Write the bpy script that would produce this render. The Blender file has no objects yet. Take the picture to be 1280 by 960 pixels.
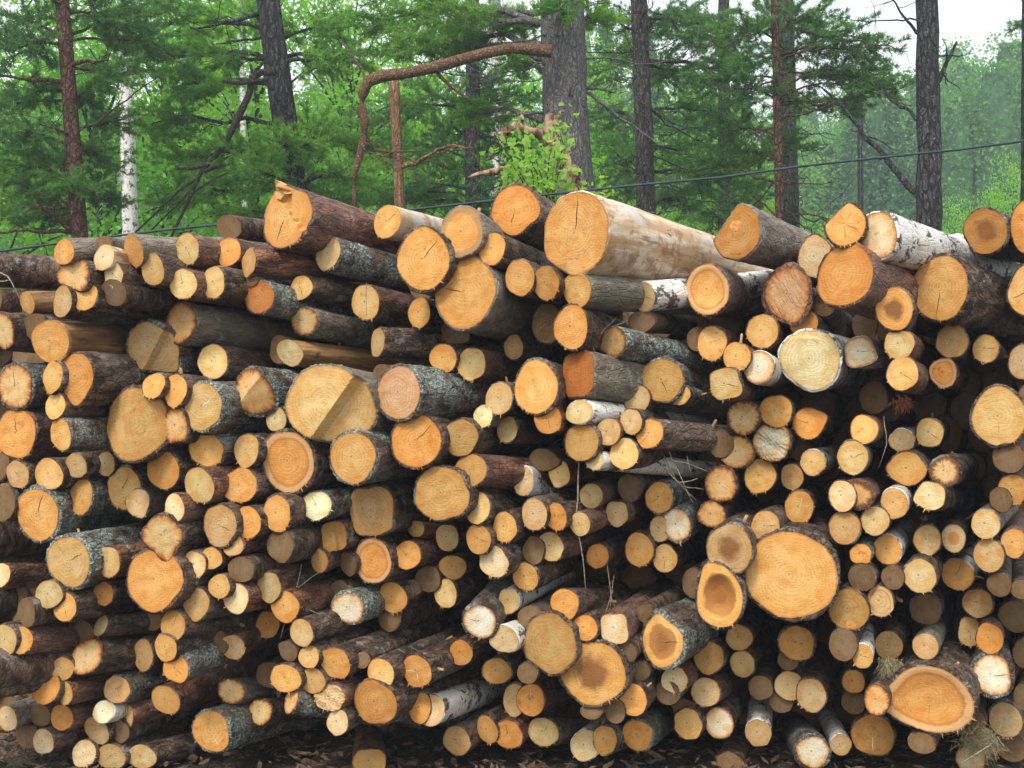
DATA = """
80 315 15 16 o g 0 t=1400 a=-2
92 342 23 20 r s 0 pt=-60 fl=80,.15 | orange log end with dark red rim and slanting flat top, at the pile's upper left | upper-left red-rimmed log
127 309 14 14 y e .05
130 322 12 16 p e 0
167 313 15 20 o g 0 a=5 t=1200
142 343 11 15 p n 0
191 337 14 19 y s -.05
234 311 15 19 y n 0
286 315 14 18 o n 0
286 284 14 15 o g .1 a=6
229 355 15 19 y n 0
267 353 14 20 y s -.05
311 328 10 18 t n 0 a=4 t=1500
313 350 9 8 y e .1
106 370 13 18 y s 0
142 366 15 16 p s .15
34 378 10 14 y w 0 a=0 t=1600
78 377 13 20 t s 0
-58 334 18 21 o n 0 a=3 t=2200
-2 376 6 15 y w .05 a=0 t=1600
5 414 10 22 r s 0
44 409 14 17 t g .15
63 427 21 26 o w -.03 a=2
186 434 25 31 t l 0 st=55 pt=-50
226 403 19 25 r g -.05 cr=60 a=8 t=1300 | oval log end with diagonal crack and brown rim above the notched log | diagonally cracked oval log
266 452 18 22 y s 0
19 483 20 28 r l 0 cr=100 a=0
95 471 20 29 o s 0 pt=-95 | bright orange log end pointed at the bottom, beside dark bark at far left | pointed orange log
66 471 13 20 y s .05
69 507 14 17 y n 0 cr=60
20 542 24 29 o n 0 cr=95
76 543 15 20 o l 0
159 528 37 42 y s -.08 wd=85 pt=-85 | large tan log end cut in two slanting faces meeting in a vertical ridge | large ridged tan log
192 482 14 16 o s 0
219 488 15 20 o s 0
253 508 23 30 y l 0 cr=35
220 532 16 22 r s 0 sq cr=80
197 555 15 17 p s .08
204 588 20 23 o s 0
258 563 18 20 o l 0
308 563 17 21 y s 0
22 593 15 17 p s 0
61 593 17 19 y s 0
95 582 14 15 t s 0
132 580 12 15 t s .03
101 621 18 22 o l 0
155 610 20 26 y s 0 cr=70
172 628 15 17 p s -.06 pt=-60
218 635 13 18 p n 0
249 607 19 22 y n 0
300 607 19 22 o s 0
4 629 8 22 o l 0
47 643 24 32 o l 0 cr=70 | big orange oval log end with greenish bark near the left edge | big orange oval at left
203 670 23 25 r s 0 pt=-70 sq rot=45 | diamond-shaped pale log end with brown rim resting on a big round log | diamond-shaped log
275 657 21 26 t s .12
310 653 17 20 o s 0
291 681 12 14 p n 0
86 702 26 31 y l 0 cr=30 st=-1 | yellowish grey-stained log end with pie-slice staining at the left | stained yellow log
135 702 16 19 y n 0
193 725 33 38 o s 0 | big smooth round orange-tan log end below the diamond-shaped one | big round log at left
243 706 14 17 p s 0
264 698 13 13 o s -.05
301 712 15 16 t n .05
274 733 14 15 y s 0
295 748 17 19 p n 0
245 755 16 20 t s 0
1 719 8 15 p n 0 a=0 t=1300
61 743 15 17 t s 0
81 759 13 18 o s -.04 a=-8
129 742 13 15 o s 0
33 766 13 17 t s .12
7 800 14 20 y s 0
26 800 13 17 o n -.05 a=0 t=1200
105 790 15 14 t s .04
126 782 7 13 t s 0 a=-3 t=1800
191 776 11 12 p s .05
216 782 16 19 k s 0 a=-5
108 821 20 21 r s -.04 a=-5 t=1200 | pale pink round log end with toothed orange rim at lower left | pale pink log
179 819 13 20 t s 0
207 810 15 18 o s 0
276 803 9 14 t s .1
291 809 14 16 p n -.03 a=-28
220 836 15 17 o l 0 a=-22
78 836 12 14 y s 0
57 859 18 20 o s 0 a=-12
81 866 12 15 y n -.05 a=-12 t=1100
146 862 14 17 p l 0 a=-12
207 875 16 19 o n -.05 a=-20 t=1000 | golden log end of a long reddish-brown log slanting up to the right, lower left | slanting red-brown log
289 864 15 16 r g 0 a=-5
9 898 13 15 p g 0
50 894 14 14 t s .04
77 897 13 16 o n 0 a=-10
35 921 14 15 k s .08
54 927 13 15 p s 0
129 890 12 14 c b -.05 a=-10 | small cream birch log end with white bark ring at lower left | lower-left small birch
121 913 16 17 t s .05
151 915 11 14 y n 0
162 894 7 14 r n .02 a=-15 t=1500
105 942 14 16 p s 0
139 946 16 16 t s 0
177 946 15 15 t s 0 a=-15 t=1200
264 914 22 26 o l -.1 a=-15 cr=-60 | bright orange cracked log end lowest in the pile at left, with lichened bark | bottom-left orange log
325 890 15 16 r s 0 cr=20 a=-5
357 272 32 37 o n -.1 a=16 t=1100 torn pt=105 | large orange log end with torn splinter on its upper edge, topmost at left | large torn log on top
410 317 14 20 t l 0 a=15 t=1300
484 277 17 21 o e .1 a=12 cr=40 | orange log end with smooth peeled tan side on top of the pile | peeled tan log on top
529 324 32 38 o s -.05 cr=50 | large round orange log end with growth rings below the peeled tan log | large ringed orange log
577 290 27 31 o g 0 hb | round log end with greyish outer band and orange centre on the pile top | grey-banded log on top
615 311 16 20 o s 0
581 365 37 45 o g -.1 a=20 | very large yellow-orange ringed log end with grey-green bark, upper middle | huge ringed log
324 371 17 19 R l 0 a=12 t=1100 | reddish log end with pale teal lichen covering its bark, upper left | red log with teal lichen
376 360 15 15 y s 0 a=8 t=1200
457 378 16 21 y n 0 a=10
524 391 15 19 o s 0
528 363 14 12 t s .1
380 401 17 17 r l 0 a=12 t=1200 | red-rimmed log end with grey lichened bark, left of the cobwebbed log | red-rimmed grey-barked log
472 428 7 18 t s 0 a=3 t=2300
362 441 14 16 c w -.03 a=5 t=1300 | bright cream log end of a long stripped orange-brown log | cream end of stripped log
349 437 11 18 t s .04
569 416 21 14 y s .08 sq
554 448 17 18 o s 0
589 455 17 20 y n 0
644 262 27 31 o s -.05 cr=-100 | round orange log end with thin dark bark rim, topmost in the middle | topmost middle log
719 292 41 52 o e -.15 a=13 t=1100 cr=88 fl=180,.05 fl=-120,.1 | very large orange log end with bare whitish trunk stretching right along the pile top | huge bare whitish log
921 290 28 34 k g -.05 a=18 t=900 fl=140,.36 knot | tan log end with slanted edge and round knot, right of the huge bare log | knotted slant-cut log
884 362 27 31 o n -.05 bw a=12 | hollowed orange log end with raised rim under the long bare log | dished orange log
721 362 18 22 o g 0 cr=-50 a=5 t=1300
650 347 17 22 o s 0
682 354 17 20 o s 0
805 371 14 18 t b -.02 a=-5 t=1300 | tan log end with bright white birch bark under the long bare log | white birch under bare log
802 402 15 14 t n .08 a=3
684 404 18 25 t s .04 cr=-150
714 409 21 27 o s -.03 cr=85
765 427 20 18 r l 0 pt=180 a=12 t=1200 | whitish torn log end pointing left with grey lichened bark | white pointed torn log
871 424 12 15 t n .05
890 429 17 22 o n 0 a=15
921 446 17 18 o n 0
953 414 19 21 y n 0
642 434 12 15 t l 0 a=8
723 468 21 29 R g -.04 sq a=8 t=1200 | brick-red squarish log end with grey bark, upper middle | brick-red squarish log
985 368 27 33 P n 0 thk sp | rough torn pinkish log end ringed by dark loose bark, upper right | torn pinkish log
1019 321 19 27 p n .05
1056 280 25 27 o s .03 fl=130,.36 hs | orange log end with flat cut corner and dark smudge on the pile top | cut-cornered smudged log
1056 344 35 39 o n -.05 a=22 t=900 | large round golden ringed log end with purplish bark, upper right | large golden log
1097 294 25 29 r b -.1 a=17 t=900 pale | pale oval log end of a long white birch log on the pile top | long white birch on top
1118 386 23 27 o s 0 hd
1175 360 35 39 o s -.08 a=18 t=900 | large round orange ringed log end right of the purplish-barked one | large upper-right log
1232 289 26 28 k s -.1 hd a=20 | orange-brown log end with dark heart on the pile top at right | dark-hearted log on top
1287 283 24 32 o s -.12 a=20 | orange log end cut by the frame at the top right edge | top-right frame-edge log
1287 363 26 32 y s -.12 cr=-160 a=15
1005 404 18 16 o s .05
1030 381 14 14 t s .12
1013 449 37 37 c b -.1 a=10 flap | very large pale cream birch log end with split top edge, upper right | large cream birch log
1074 440 19 20 r b -.12 pale pt=-20 a=10
1124 430 19 18 y n .03
1128 467 20 21 y n -.05
1190 426 20 21 t s 0
1232 436 16 17 y s 0
1179 466 17 18 o n 0 hd2
1278 452 18 21 p s 0
1105 415 8 10 t s .12
949 459 19 20 r b -.03 pale
907 480 20 20 y s 0 sq cr=-15
1092 497 17 20 t s .1
970 514 20 20 o s 0
1011 529 19 20 o s 0 pt=20
1080 537 17 18 o n 0
1127 550 15 14 p b 0
1162 541 17 18 y s 0
1249 521 34 36 y s -.02 notch | big tan log end with bluish notch at its bottom near the right edge | big notched log
1287 500 16 18 o s -.06
1066 572 19 21 y s 0
1016 578 15 16 y b 0
990 596 14 16 t s 0
1000 560 15 16 k s .15
1134 586 23 21 o s 0 pt=180
1181 589 18 18 r s 0 hs rimd | brown star-patterned log end with purplish rim, right side | star-patterned brown log
965 552 23 24 r s -.05 sp pale | pale splintered log end with rust-brown rim, right of the middle | splintered pale log
929 522 20 21 r s 0 cr=30
901 555 15 17 p s .05
921 565 20 20 r s 0
950 595 19 21 o s 0
901 605 20 22 r s -.03 | orange log end with rust-red teeth around its rim, below the splintered log | rust-toothed orange log
1261 572 20 19 k s .12
1266 612 18 19 o s 0
1053 620 16 20 p s .02
1072 618 19 17 r n -.05 rimd | log end with scorched-looking dark brown rim in front of a peach one, right side | scorch-rimmed log
1118 629 17 19 y b 0
1163 620 19 18 c s 0 pt=200 a=8
999 634 18 20 o s 0 cr=70 | orange log end with a bright splinter streak above the huge log | splinter-streaked log
1251 625 14 15 k s .2
1056 660 19 20 t s 0
1094 651 17 18 t s 0
1232 655 18 18 t g 0
1110 687 17 18 o b -.03
1076 693 13 13 o l 0
1159 675 17 18 t s 0
1192 673 15 17 p n -.05 ho | small pale log end with a round orange heart at right | orange-hearted pale log
1267 679 16 18 o n 0
1197 718 20 20 o b -.05 | round vivid orange log end with flaky white-grey bark rim at right | vivid orange flaky-rimmed log
1236 694 19 21 t s .05
1150 720 20 21 t s 0
1077 722 17 17 k s .1
1116 722 14 15 k s .1
1249 731 15 15 k s .2
1278 737 15 12 t s .05
1061 762 25 25 k s .05 knot
1100 752 17 19 t s 0 hd2
1156 762 19 19 t s .08
1222 754 19 18 t s 0
1271 771 22 20 k s .08
1213 790 16 18 y s .04
1237 798 17 19 o n 0
1281 818 15 18 r s -.03
996 804 22 21 o l -.05 | orange ringed log end with shaggy grey bark below the huge log | shaggy-barked ringed log
1054 806 17 20 k s .2
1078 820 13 15 o b -.03 | small orange log end in a thick pale grey bark ring, lower right | small thick-ringed log
1111 807 17 18 t s 0
1157 808 16 17 p g 0
1067 852 14 14 o l 0
1240 844 24 25 r l -.05 pale | white-centred log end with scalloped orange rim and grey bark, lower right | white scalloped log
986 857 17 18 t s 0
1014 869 19 21 p n -.05
985 826 13 12 k s .08
988 719 57 54 o s -.12 fl=-125,.06 | huge round orange log end with rings, largest in the pile, at right | huge orange log
899 746 29 38 k s -.08 pt=120 hollow | pear-shaped log end with sunken brown heart and pale rim beside the huge one | pear-shaped hollow log
912 686 28 30 t s 0 hd | dull brown ringed log end with dark centre above the pear-shaped one | dull brown ringed log
866 729 13 18 t s .04
957 658 18 19 t s 0
1067 877 15 15 t s .04
1096 875 16 19 r s 0
1162 875 52 43 o s -.12 pt=190 bw | very large teardrop-shaped orange log end pointing left, lower right | large teardrop log
1091 919 27 25 k s 0 cr=-90 | brown round log end with pale vertical crack at the bottom right | vertically cracked brown log
1051 931 13 13 t b 0 a=-115 t=400
1016 940 19 20 r l -.1 pale a=-130 t=300 | white log end with torn edge and thick grey bark at the bottom edge | bottom white torn log
976 877 15 14 y s .04
1222 901 11 12 p s 0
1257 900 21 22 p l 0
1152 929 17 13 t s .12
1265 935 19 17 k s .08
1213 950 18 18 r n -.06 pale
1282 872 15 17 r s 0 pale
948 916 16 17 t b 0 a=-85 t=400
899 904 18 19 r s 0 pale
860 905 18 19 y s 0
857 889 16 15 t s .05
882 865 17 18 p n 0 a=-30 t=400
928 830 15 17 t s 0
886 822 18 20 k s 0
924 797 16 16 t s .02
951 860 15 15 k s .1
843 850 16 16 p n -.02 a=-35 t=400
834 866 15 15 t s .06
800 839 12 12 k s .08
828 803 26 30 k l -.02 pt=100 hp a=-30 t=600 | brown log end with thick dark bark and pointed top, lower middle | thick-barked pointed log
741 841 39 40 o s -.08 pt=165 hd | large pale-rimmed log end with cracked brown heart, lower middle | large brown-hearted log
687 805 33 37 k s -.02 fl=-120,.12 | large dull brown log end behind the brown-hearted one, lower middle | large dull brown log
731 785 15 16 o s 0
768 786 18 19 p n 0 sq
806 767 11 12 k n 0 a=-30 t=600
706 755 17 19 o s 0 a=-3
784 815 12 13 o b 0
663 772 16 13 k s .08
791 875 18 19 o s 0
739 889 13 10 t s .06
769 889 13 14 t s .05
797 919 18 19 o l 0 a=-35 t=500
756 925 14 18 o l -.03 a=-20
731 932 17 18 c b 0 a=-40 t=500 | cream log end of a pale birch log at the bottom middle | bottom cream birch
679 915 18 18 t s 0 a=-10
663 875 18 19 o n -.03 a=-25 t=600 | bright orange log end of a purplish-barked log slanting up right, bottom middle | orange purplish-barked log
659 842 12 13 o l 0
643 875 14 20 t s .04
912 955 16 14 r s 0 a=-70 t=400
609 912 15 18 o s 0
635 918 17 18 o n -.03
571 926 17 18 t s 0
538 888 17 19 p b -.05 a=-20 | pale greenish log end with whitish bark slanting up right, at the bottom | bottom whitish-barked log
525 885 13 18 o s .02
521 839 18 20 o s 0 cr=180 cr2=-85 | orange log end with bright cross-shaped cracks, lower left of the middle | cross-cracked orange log
476 842 16 19 o s -.02 pt=-80
469 878 28 27 k s .01 | large dull brown rounded log end above the upright stump at the bottom | bottom dull brown log
462 952 21 18 k n -.1 a=-92 t=260 fl=90,.2 | short purple-barked log tipped down with torn yellowish end, bottom edge | tipped purple-barked log
422 903 13 16 p s 0 a=-30 t=700
412 872 17 17 p n -.03 sp
364 875 8 17 r l 0 a=5 t=1700
391 851 15 16 t s 0
357 848 18 18 o s 0
336 844 14 16 t s .05
386 821 13 14 y s 0
419 829 18 20 o s 0
453 825 9 10 o n 0
360 814 11 13 k s .2
576 816 15 16 o s 0
621 839 16 16 y l 0
630 799 18 17 t b 0 a=-20
600 777 20 21 r l -.03 pale a=-50 t=450 | pale spotted log end with brown streaks and thick purplish bark, lower middle | pale brown-streaked log
636 751 13 15 y b 0
487 772 14 17 t s .05
491 747 18 20 o s 0
514 735 11 10 t s .04 sq
557 742 15 18 y s 0 a=-12
535 724 15 16 t s .04
566 709 15 15 k s .02
559 672 14 17 t s 0
598 674 17 18 k s 0
631 659 16 19 o s 0
617 702 18 20 p s 0
509 694 16 17 o n 0
466 701 22 28 o s 0 ho2 | upright oval log end with orange outer band, middle left | upright oval log
435 705 12 15 k s .04
399 701 11 15 k s .02 a=-20
415 671 14 19 k s 0 sq st=100 | brown squarish stained log end with a shadowed right facet, middle left | brown squarish log
350 682 17 19 k s .12 pt=-80
425 740 15 14 t s .04
435 760 18 18 r l 0 pale
336 734 15 19 t s 0
356 758 17 20 o n -.02 a=-15
334 781 14 16 o s 0
377 791 16 17 t s 0
657 721 15 18 o s 0
667 688 13 17 t s .04
688 683 16 18 y n 0
747 695 13 15 o n 0
799 687 18 21 o s 0
831 698 15 17 y s 0
668 643 16 20 p s 0
695 646 13 17 o s 0
725 655 13 15 y n 0
771 642 14 16 p n 0
825 661 13 16 t s .03
846 656 18 20 r l -.02 pale pt=150 | triangular pale log end with orange rim and grey bark, right of middle | triangular pale log
890 643 16 17 r s 0
824 622 16 19 o l 0
786 610 14 17 k s .04
739 620 14 15 t n 0
654 601 12 18 p b 0 a=5
699 592 13 17 y n 0
743 575 11 12 c b 0 a=5 t=1000 | small round cream birch log end in the middle of the pile | middle small cream log
780 567 17 19 y s 0
760 540 15 17 t n 0
789 527 14 16 p s 0
812 542 14 18 o s 0 a=5 t=1100 | bright orange log end of a long dark twiggy log, centre right | bright above-twigs log
727 553 22 23 k s .05
679 575 18 14 k s .12 pt=-10
724 515 16 15 c b 0 a=5 t=1000
685 524 16 18 o n 0
796 499 16 18 t s .06
828 475 26 26 k l 0 cr=-70 | brown log end with torn white splinters and lichened bark, upper middle | brown splintered log
849 493 14 13 y l -.03 a=15
670 484 27 33 o s 0 hk | large dull orange oval log end left of the brick-red one | large oval by brick-red log
634 537 13 16 t s 0
624 498 16 20 t s .02
604 520 12 14 c g -.03
576 547 21 23 k s 0
588 588 19 20 k n -.03 a=3 t=1200
552 617 34 33 k s -.02 | large knobbly orange-brown log end in the middle of the pile | large knobbly orange log
520 551 31 33 o s -.02 cr=45 | large round orange log end with pale cross marks, left of middle | large cross-marked log
498 491 28 32 P l 0 a=3 t=1100 | pinkish rough log end with very dark lichened bark, left of middle | pinkish dark-barked log
477 468 11 12 t s .05
441 572 28 31 y l 0 | round golden log end with lichened dark bark between two bigger round ones | golden lichened log
360 577 32 37 o s -.02 hd3 | large round orange log end with pale outer ring, left of middle | large pale-ringed log
406 504 49 46 y g -.12 st=58 a=8 | very large yellow log end with a stepped felling cut, left of middle | large stepped yellow log
345 524 12 15 c s .02
311 489 22 29 r l 0 wd=45
346 642 16 23 o s 0
396 632 17 18 c l -.02 | cream round log end with white-edged dark bark, left of middle | cream white-edged log
465 639 28 32 t s 0 sq fl=0,.1 | large brown squarish log end with flat right side, middle left | large flat-sided brown log
520 661 16 10 k w 0 a=5 t=1200
597 635 17 20 y s 0 a=5
-45 668 18 26 t l .05 a=0 t=1500
-55 712 18 20 t s .1 a=0 t=1800
-50 838 18 24 t l .05 a=-5 t=1800
-60 862 18 18 t s .05 a=-8 t=1800
-70 945 18 16 t s .1 a=0 t=2500
"""
import bpy, math, random
import numpy as np
from mathutils import Matrix, Vector
S = bpy.context.scene
COL = S.collection
F = 1400.0           # focal length in photo pixels
CAMZ = 1.70
D0 = 4.9             # distance of the front of the pile
def W(px, py, d):    # a photo position at distance d -> a place in the world
    return Vector(((px-640)/F*d, d, CAMZ-(py-480)/F*d))

# ------------------------------------------------------------ materials
def newmat(name):
    m = bpy.data.materials.new(name); m.use_nodes = True
    nt = m.node_tree; nt.nodes.clear()
    return m, nt
class NB:
    def __init__(s, nt): s.nt = nt
    def n(s, t, **kw):
        x = s.nt.nodes.new(t)
        for k, v in kw.items(): setattr(x, k, v)
        return x
    def link(s, a, b): s.nt.links.new(a, b)
    def val(s, sock, v):
        if hasattr(v, 'is_output') or isinstance(v, bpy.types.NodeSocket): s.link(v, sock)
        else: sock.default_value = v
    def math(s, op, a, b=0.0, c=0.0, clamp=False):
        x = s.n('ShaderNodeMath', operation=op); x.use_clamp = clamp
        s.val(x.inputs[0], a); s.val(x.inputs[1], b); s.val(x.inputs[2], c)
        return x.outputs[0]
    def mix(s, f, a, b, mode='MIX'):
        x = s.n('ShaderNodeMix', data_type='RGBA', blend_type=mode)
        s.val(x.inputs[0], f)
        for k, v in ((6, a), (7, b)):
            s.val(x.inputs[k], v if not isinstance(v, tuple) else (v+(1,))[:4])
        return x.outputs[2]
    def ramp(s, f, lo, hi):
        x = s.n('ShaderNodeMapRange'); x.interpolation_type = 'SMOOTHSTEP'
        s.val(x.inputs[0], f); x.inputs[1].default_value = lo; x.inputs[2].default_value = hi
        return x.outputs[0]
    def map(s, vec, scale=(1,1,1), loc=(0,0,0), rot=None):
        x = s.n('ShaderNodeMapping'); s.link(vec, x.inputs[0])
        s.val(x.inputs['Location'], loc); s.val(x.inputs['Scale'], scale)
        if rot is not None: s.val(x.inputs['Rotation'], rot)
        return x.outputs[0]
    def noise(s, vec, scale, detail=3, rough=.55, dist=0.0, col=False):
        x = s.n('ShaderNodeTexNoise'); s.link(vec, x.inputs[0])
        x.inputs['Scale'].default_value = scale; x.inputs['Detail'].default_value = detail
        x.inputs['Roughness'].default_value = rough; x.inputs['Distortion'].default_value = dist
        return x.outputs[1 if col else 0]
    def voro(s, vec, scale, feature='F1', rnd=1.0):
        x = s.n('ShaderNodeTexVoronoi', feature=feature); s.link(vec, x.inputs[0])
        x.inputs['Scale'].default_value = scale; x.inputs['Randomness'].default_value = rnd
        return x.outputs[0]
    def vadd(s, a, b):
        x = s.n('ShaderNodeVectorMath', operation='ADD'); s.link(a, x.inputs[0]); s.link(b, x.inputs[1]); return x.outputs[0]
    def length(s, a):
        x = s.n('ShaderNodeVectorMath', operation='LENGTH'); s.link(a, x.inputs[0]); return x.outputs['Value']
    def rndvec(s):
        oi = s.n('ShaderNodeObjectInfo')
        k = s.math('MULTIPLY', oi.outputs['Random'], 37.0)
        c = s.n('ShaderNodeCombineXYZ')
        s.link(k, c.inputs[0]); s.link(s.math('MULTIPLY', oi.outputs['Random'], 91.0), c.inputs[1]); s.link(k, c.inputs[2])
        return oi, c.outputs[0]
    def finish(s, col, rough=.8, bump=None, bs=.4, bd=.01, spec=.25, sss=None):
        p = s.n('ShaderNodeBsdfPrincipled'); o = s.n('ShaderNodeOutputMaterial')
        s.val(p.inputs['Base Color'], col if not isinstance(col, tuple) else (col+(1,))[:4])
        s.val(p.inputs['Roughness'], rough); p.inputs['Specular IOR Level'].default_value = spec
        if bump is not None:
            b = s.n('ShaderNodeBump'); b.inputs['Strength'].default_value = bs; b.inputs['Distance'].default_value = bd
            s.link(bump, b.inputs['Height']); s.link(b.outputs[0], p.inputs['Normal'])
        s.link(p.outputs[0], o.inputs[0]); return p

FM = {}
def face_mat(kind):
    """end grain: base colour is the object's own colour"""
    if kind in FM: return FM[kind]
    m, nt = newmat('end_grain_'+kind); b = NB(nt)
    tc = b.n('ShaderNodeTexCoord'); uv = b.n('ShaderNodeUVMap'); uv.uv_map = 'norm'
    oi, rv = b.rndvec()
    obj = tc.outputs['Object']
    p = b.vadd(obj, rv)
    base = oi.outputs['Color']
    n1 = b.noise(p, 22, 3); n2 = b.noise(p, 60, 3); n3 = b.noise(p, 9, 2)
    rn = b.length(uv.outputs[0])
    ang = b.n('ShaderNodeVectorMath', operation='NORMALIZE'); b.link(uv.outputs[0], ang.inputs[0])
    nang = b.noise(b.vadd(ang.outputs[0], rv), 4.5, 4, .7)
    # growth rings with the pith a little off centre
    flat = b.map(obj, (1,1,0), (.006,-.004,0))
    rm = b.length(flat)
    rr = b.math('ADD', rm, b.math('ADD', b.math('MULTIPLY', n3, .05), b.math('MULTIPLY', n1, .012)))
    w = b.ramp(b.math('SINE', b.math('MULTIPLY', rr, 430.0)), -.2, 1.0); w = b.math('MULTIPLY_ADD', w, 2.0, -1.0)
    w2 = b.math('SINE', b.math('MULTIPLY', rr, 1450.0))
    rings = b.math('ADD', b.math('MULTIPLY', w, .6), b.math('MULTIPLY', w2, .4))
    rings = b.math('MULTIPLY', b.math('MULTIPLY_ADD', rings, .5, .5), b.math('MULTIPLY_ADD', b.ramp(n3, .35, .6), .75, .25))
    amt = .8 if kind in ('ringed','heart','band','hollow','paleband') else .45
    dark = b.mix(1.0, base, (.74,.5,.28), 'MULTIPLY')
    # each trunk dries differently: yellower middle, redder sapwood
    edge = b.ramp(b.math('ADD', rn, b.math('MULTIPLY', b.math('SUBTRACT', n1, .5), .8)), .25, 1.05)
    c = b.mix(edge, b.mix(1.0, base, (1.08,1.2,1.35), 'MULTIPLY'), b.mix(1.0, base, (.97,.83,.62), 'MULTIPLY'))
    c = b.mix(b.math('MULTIPLY', rings, amt), c, dark)
    rot = b.n('ShaderNodeCombineXYZ'); b.link(b.math('MULTIPLY', oi.outputs['Random'], 40.0), rot.inputs[2])
    saw = b.noise(b.map(p, (40, 420, 1), (0,0,0), rot.outputs[0]), 1.0, 3, .65)
    fz = b.noise(p, 230, 3, .7)
    c = b.mix(b.math('MULTIPLY', b.ramp(saw, .42, .68), .4), c, b.mix(1.0, base, (1.3,1.45,1.75), 'MULTIPLY'))
    c = b.mix(b.math('MULTIPLY', b.ramp(n1, .46, .68), .6), c, b.mix(1.0, base, (.95,.74,.46), 'MULTIPLY'))
    c = b.mix(b.math('MULTIPLY', b.ramp(n3, .5, .72), .55), c, b.mix(1.0, base, (1.2,1.4,1.9), 'MULTIPLY'))
    c = b.mix(b.math('MULTIPLY', b.ramp(fz, .55, .75), .45), c, b.mix(1.0, base, (1.35,1.5,1.8), 'MULTIPLY'))
    c = b.mix(b.math('MULTIPLY', b.ramp(b.math('SUBTRACT', 1.0, fz), .58, .75), .4), c, b.mix(1.0, base, (.6,.42,.28), 'MULTIPLY'))
    dirt = b.ramp(b.noise(p, 34, 4, .7), .56, .7)
    c = b.mix(b.math('MULTIPLY', dirt, b.math('MULTIPLY', oi.outputs['Random'], .75)), c, b.mix(1.0, base, (.55,.42,.34), 'MULTIPLY'))
    spots = b.ramp(b.noise(p, 130, 2), .66, .72)
    c = b.mix(b.math('MULTIPLY', spots, .5), c, b.mix(1.0, base, (.4,.24,.14), 'MULTIPLY'))
    rad = b.noise(b.map(b.vadd(ang.outputs[0], rv), (9,9,9)), 1.0, 2, .6)
    chk = b.math('MULTIPLY', b.ramp(rad, .63, .7), b.math('SUBTRACT', 1.0, b.ramp(rn, .3, .85)))
    c = b.mix(b.math('MULTIPLY', chk, .45), c, b.mix(1.0, base, (.45,.28,.15), 'MULTIPLY'))
    pith = b.math('SUBTRACT', 1.0, b.ramp(rm, .002, .0055))
    c = b.mix(b.math('MULTIPLY', pith, .7), c, (.25,.1,.03))
    if kind == 'rim':
        k = b.ramp(b.math('ADD', rn, b.math('MULTIPLY', b.math('SUBTRACT', nang, .5), .75)), .72, 1.0)
        c = b.mix(b.math('MULTIPLY', k, .92), c, (.36,.09,.018))
        k = b.ramp(b.math('ADD', rn, b.math('MULTIPLY', b.math('SUBTRACT', nang, .5), .35)), .9, 1.02)
        c = b.mix(k, c, (.12,.03,.01))
    elif kind == 'palerim':
        k = b.ramp(b.math('ADD', rn, b.math('MULTIPLY', b.math('SUBTRACT', nang, .5), .45)), .78, .98)
        c = b.mix(b.math('MULTIPLY', k, .85), c, (.5,.17,.035))
    elif kind == 'darkrim':
        k = b.ramp(b.math('ADD', rn, b.math('MULTIPLY', b.math('SUBTRACT', nang, .5), .9)), .6, .9)
        c = b.mix(b.math('MULTIPLY', k, .9), c, (.14,.04,.014))
    elif kind == 'heart':
        k = b.math('SUBTRACT', 1.0, b.ramp(b.math('ADD', rn, b.math('MULTIPLY', b.math('SUBTRACT', n1, .5), .7)), .3, .7))
        c = b.mix(b.math('MULTIPLY', k, .88), c, (.22,.08,.022))
    elif kind == 'hollow':
        k = b.math('SUBTRACT', 1.0, b.ramp(b.math('ADD', rn, b.math('MULTIPLY', b.math('SUBTRACT', n1, .5), .4)), .62, .76))
        c = b.mix(1.0, c, (1.5,1.7,1.9), 'MULTIPLY')
        c = b.mix(b.math('MULTIPLY', k, .85), c, (.42,.17,.045))
        k = b.math('SUBTRACT', 1.0, b.ramp(b.math('ADD', rn, b.math('MULTIPLY', b.math('SUBTRACT', n2, .5), .5)), .15, .6))
        c = b.mix(b.math('MULTIPLY', k, .6), c, (.27,.09,.02))
    elif kind == 'band':
        k = b.ramp(b.math('ADD', rn, b.math('MULTIPLY', b.math('SUBTRACT', n2, .5), .25)), .68, .82)
        c = b.mix(b.math('MULTIPLY', k, .8), c, (.38,.24,.12))
    elif kind == 'orangeheart':
        k = b.math('SUBTRACT', 1.0, b.ramp(b.math('ADD', rn, b.math('MULTIPLY', b.math('SUBTRACT', n1, .5), .2)), .42, .55))
        c = b.mix(b.math('MULTIPLY', k, .9), c, (.62,.26,.06))
    elif kind == 'paleband':
        k = b.ramp(b.math('ADD', rn, b.math('MULTIPLY', b.math('SUBTRACT', n2, .5), .12)), .78, .84)
        c = b.mix(b.math('MULTIPLY', k, .75), c, (.7,.42,.2))
        k = b.math('MULTIPLY', b.ramp(rn, .68, .76), b.math('SUBTRACT', 1.0, b.ramp(rn, .78, .82)))
        c = b.mix(b.math('MULTIPLY', k, .5), c, (.4,.17,.05))
    elif kind == 'star':
        k = b.math('MULTIPLY', b.ramp(nang, .5, .62), b.math('SUBTRACT', 1.0, b.ramp(rn, .5, .85)))
        c = b.mix(b.math('MULTIPLY', k, .55), c, (.2,.075,.03))
    # thin cambium line
    k = b.ramp(b.math('ADD', rn, b.math('MULTIPLY', n2, .06)), .97, 1.03)
    c = b.mix(b.math('MULTIPLY', k, .55), c, (.2,.09,.035))
    hgt = b.math('ADD', b.math('MULTIPLY', saw, .5), b.math('MULTIPLY', fz, .7))
    b.finish(c, .72, hgt, 1.0, .007, .2)
    FM[kind] = m; return m

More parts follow.
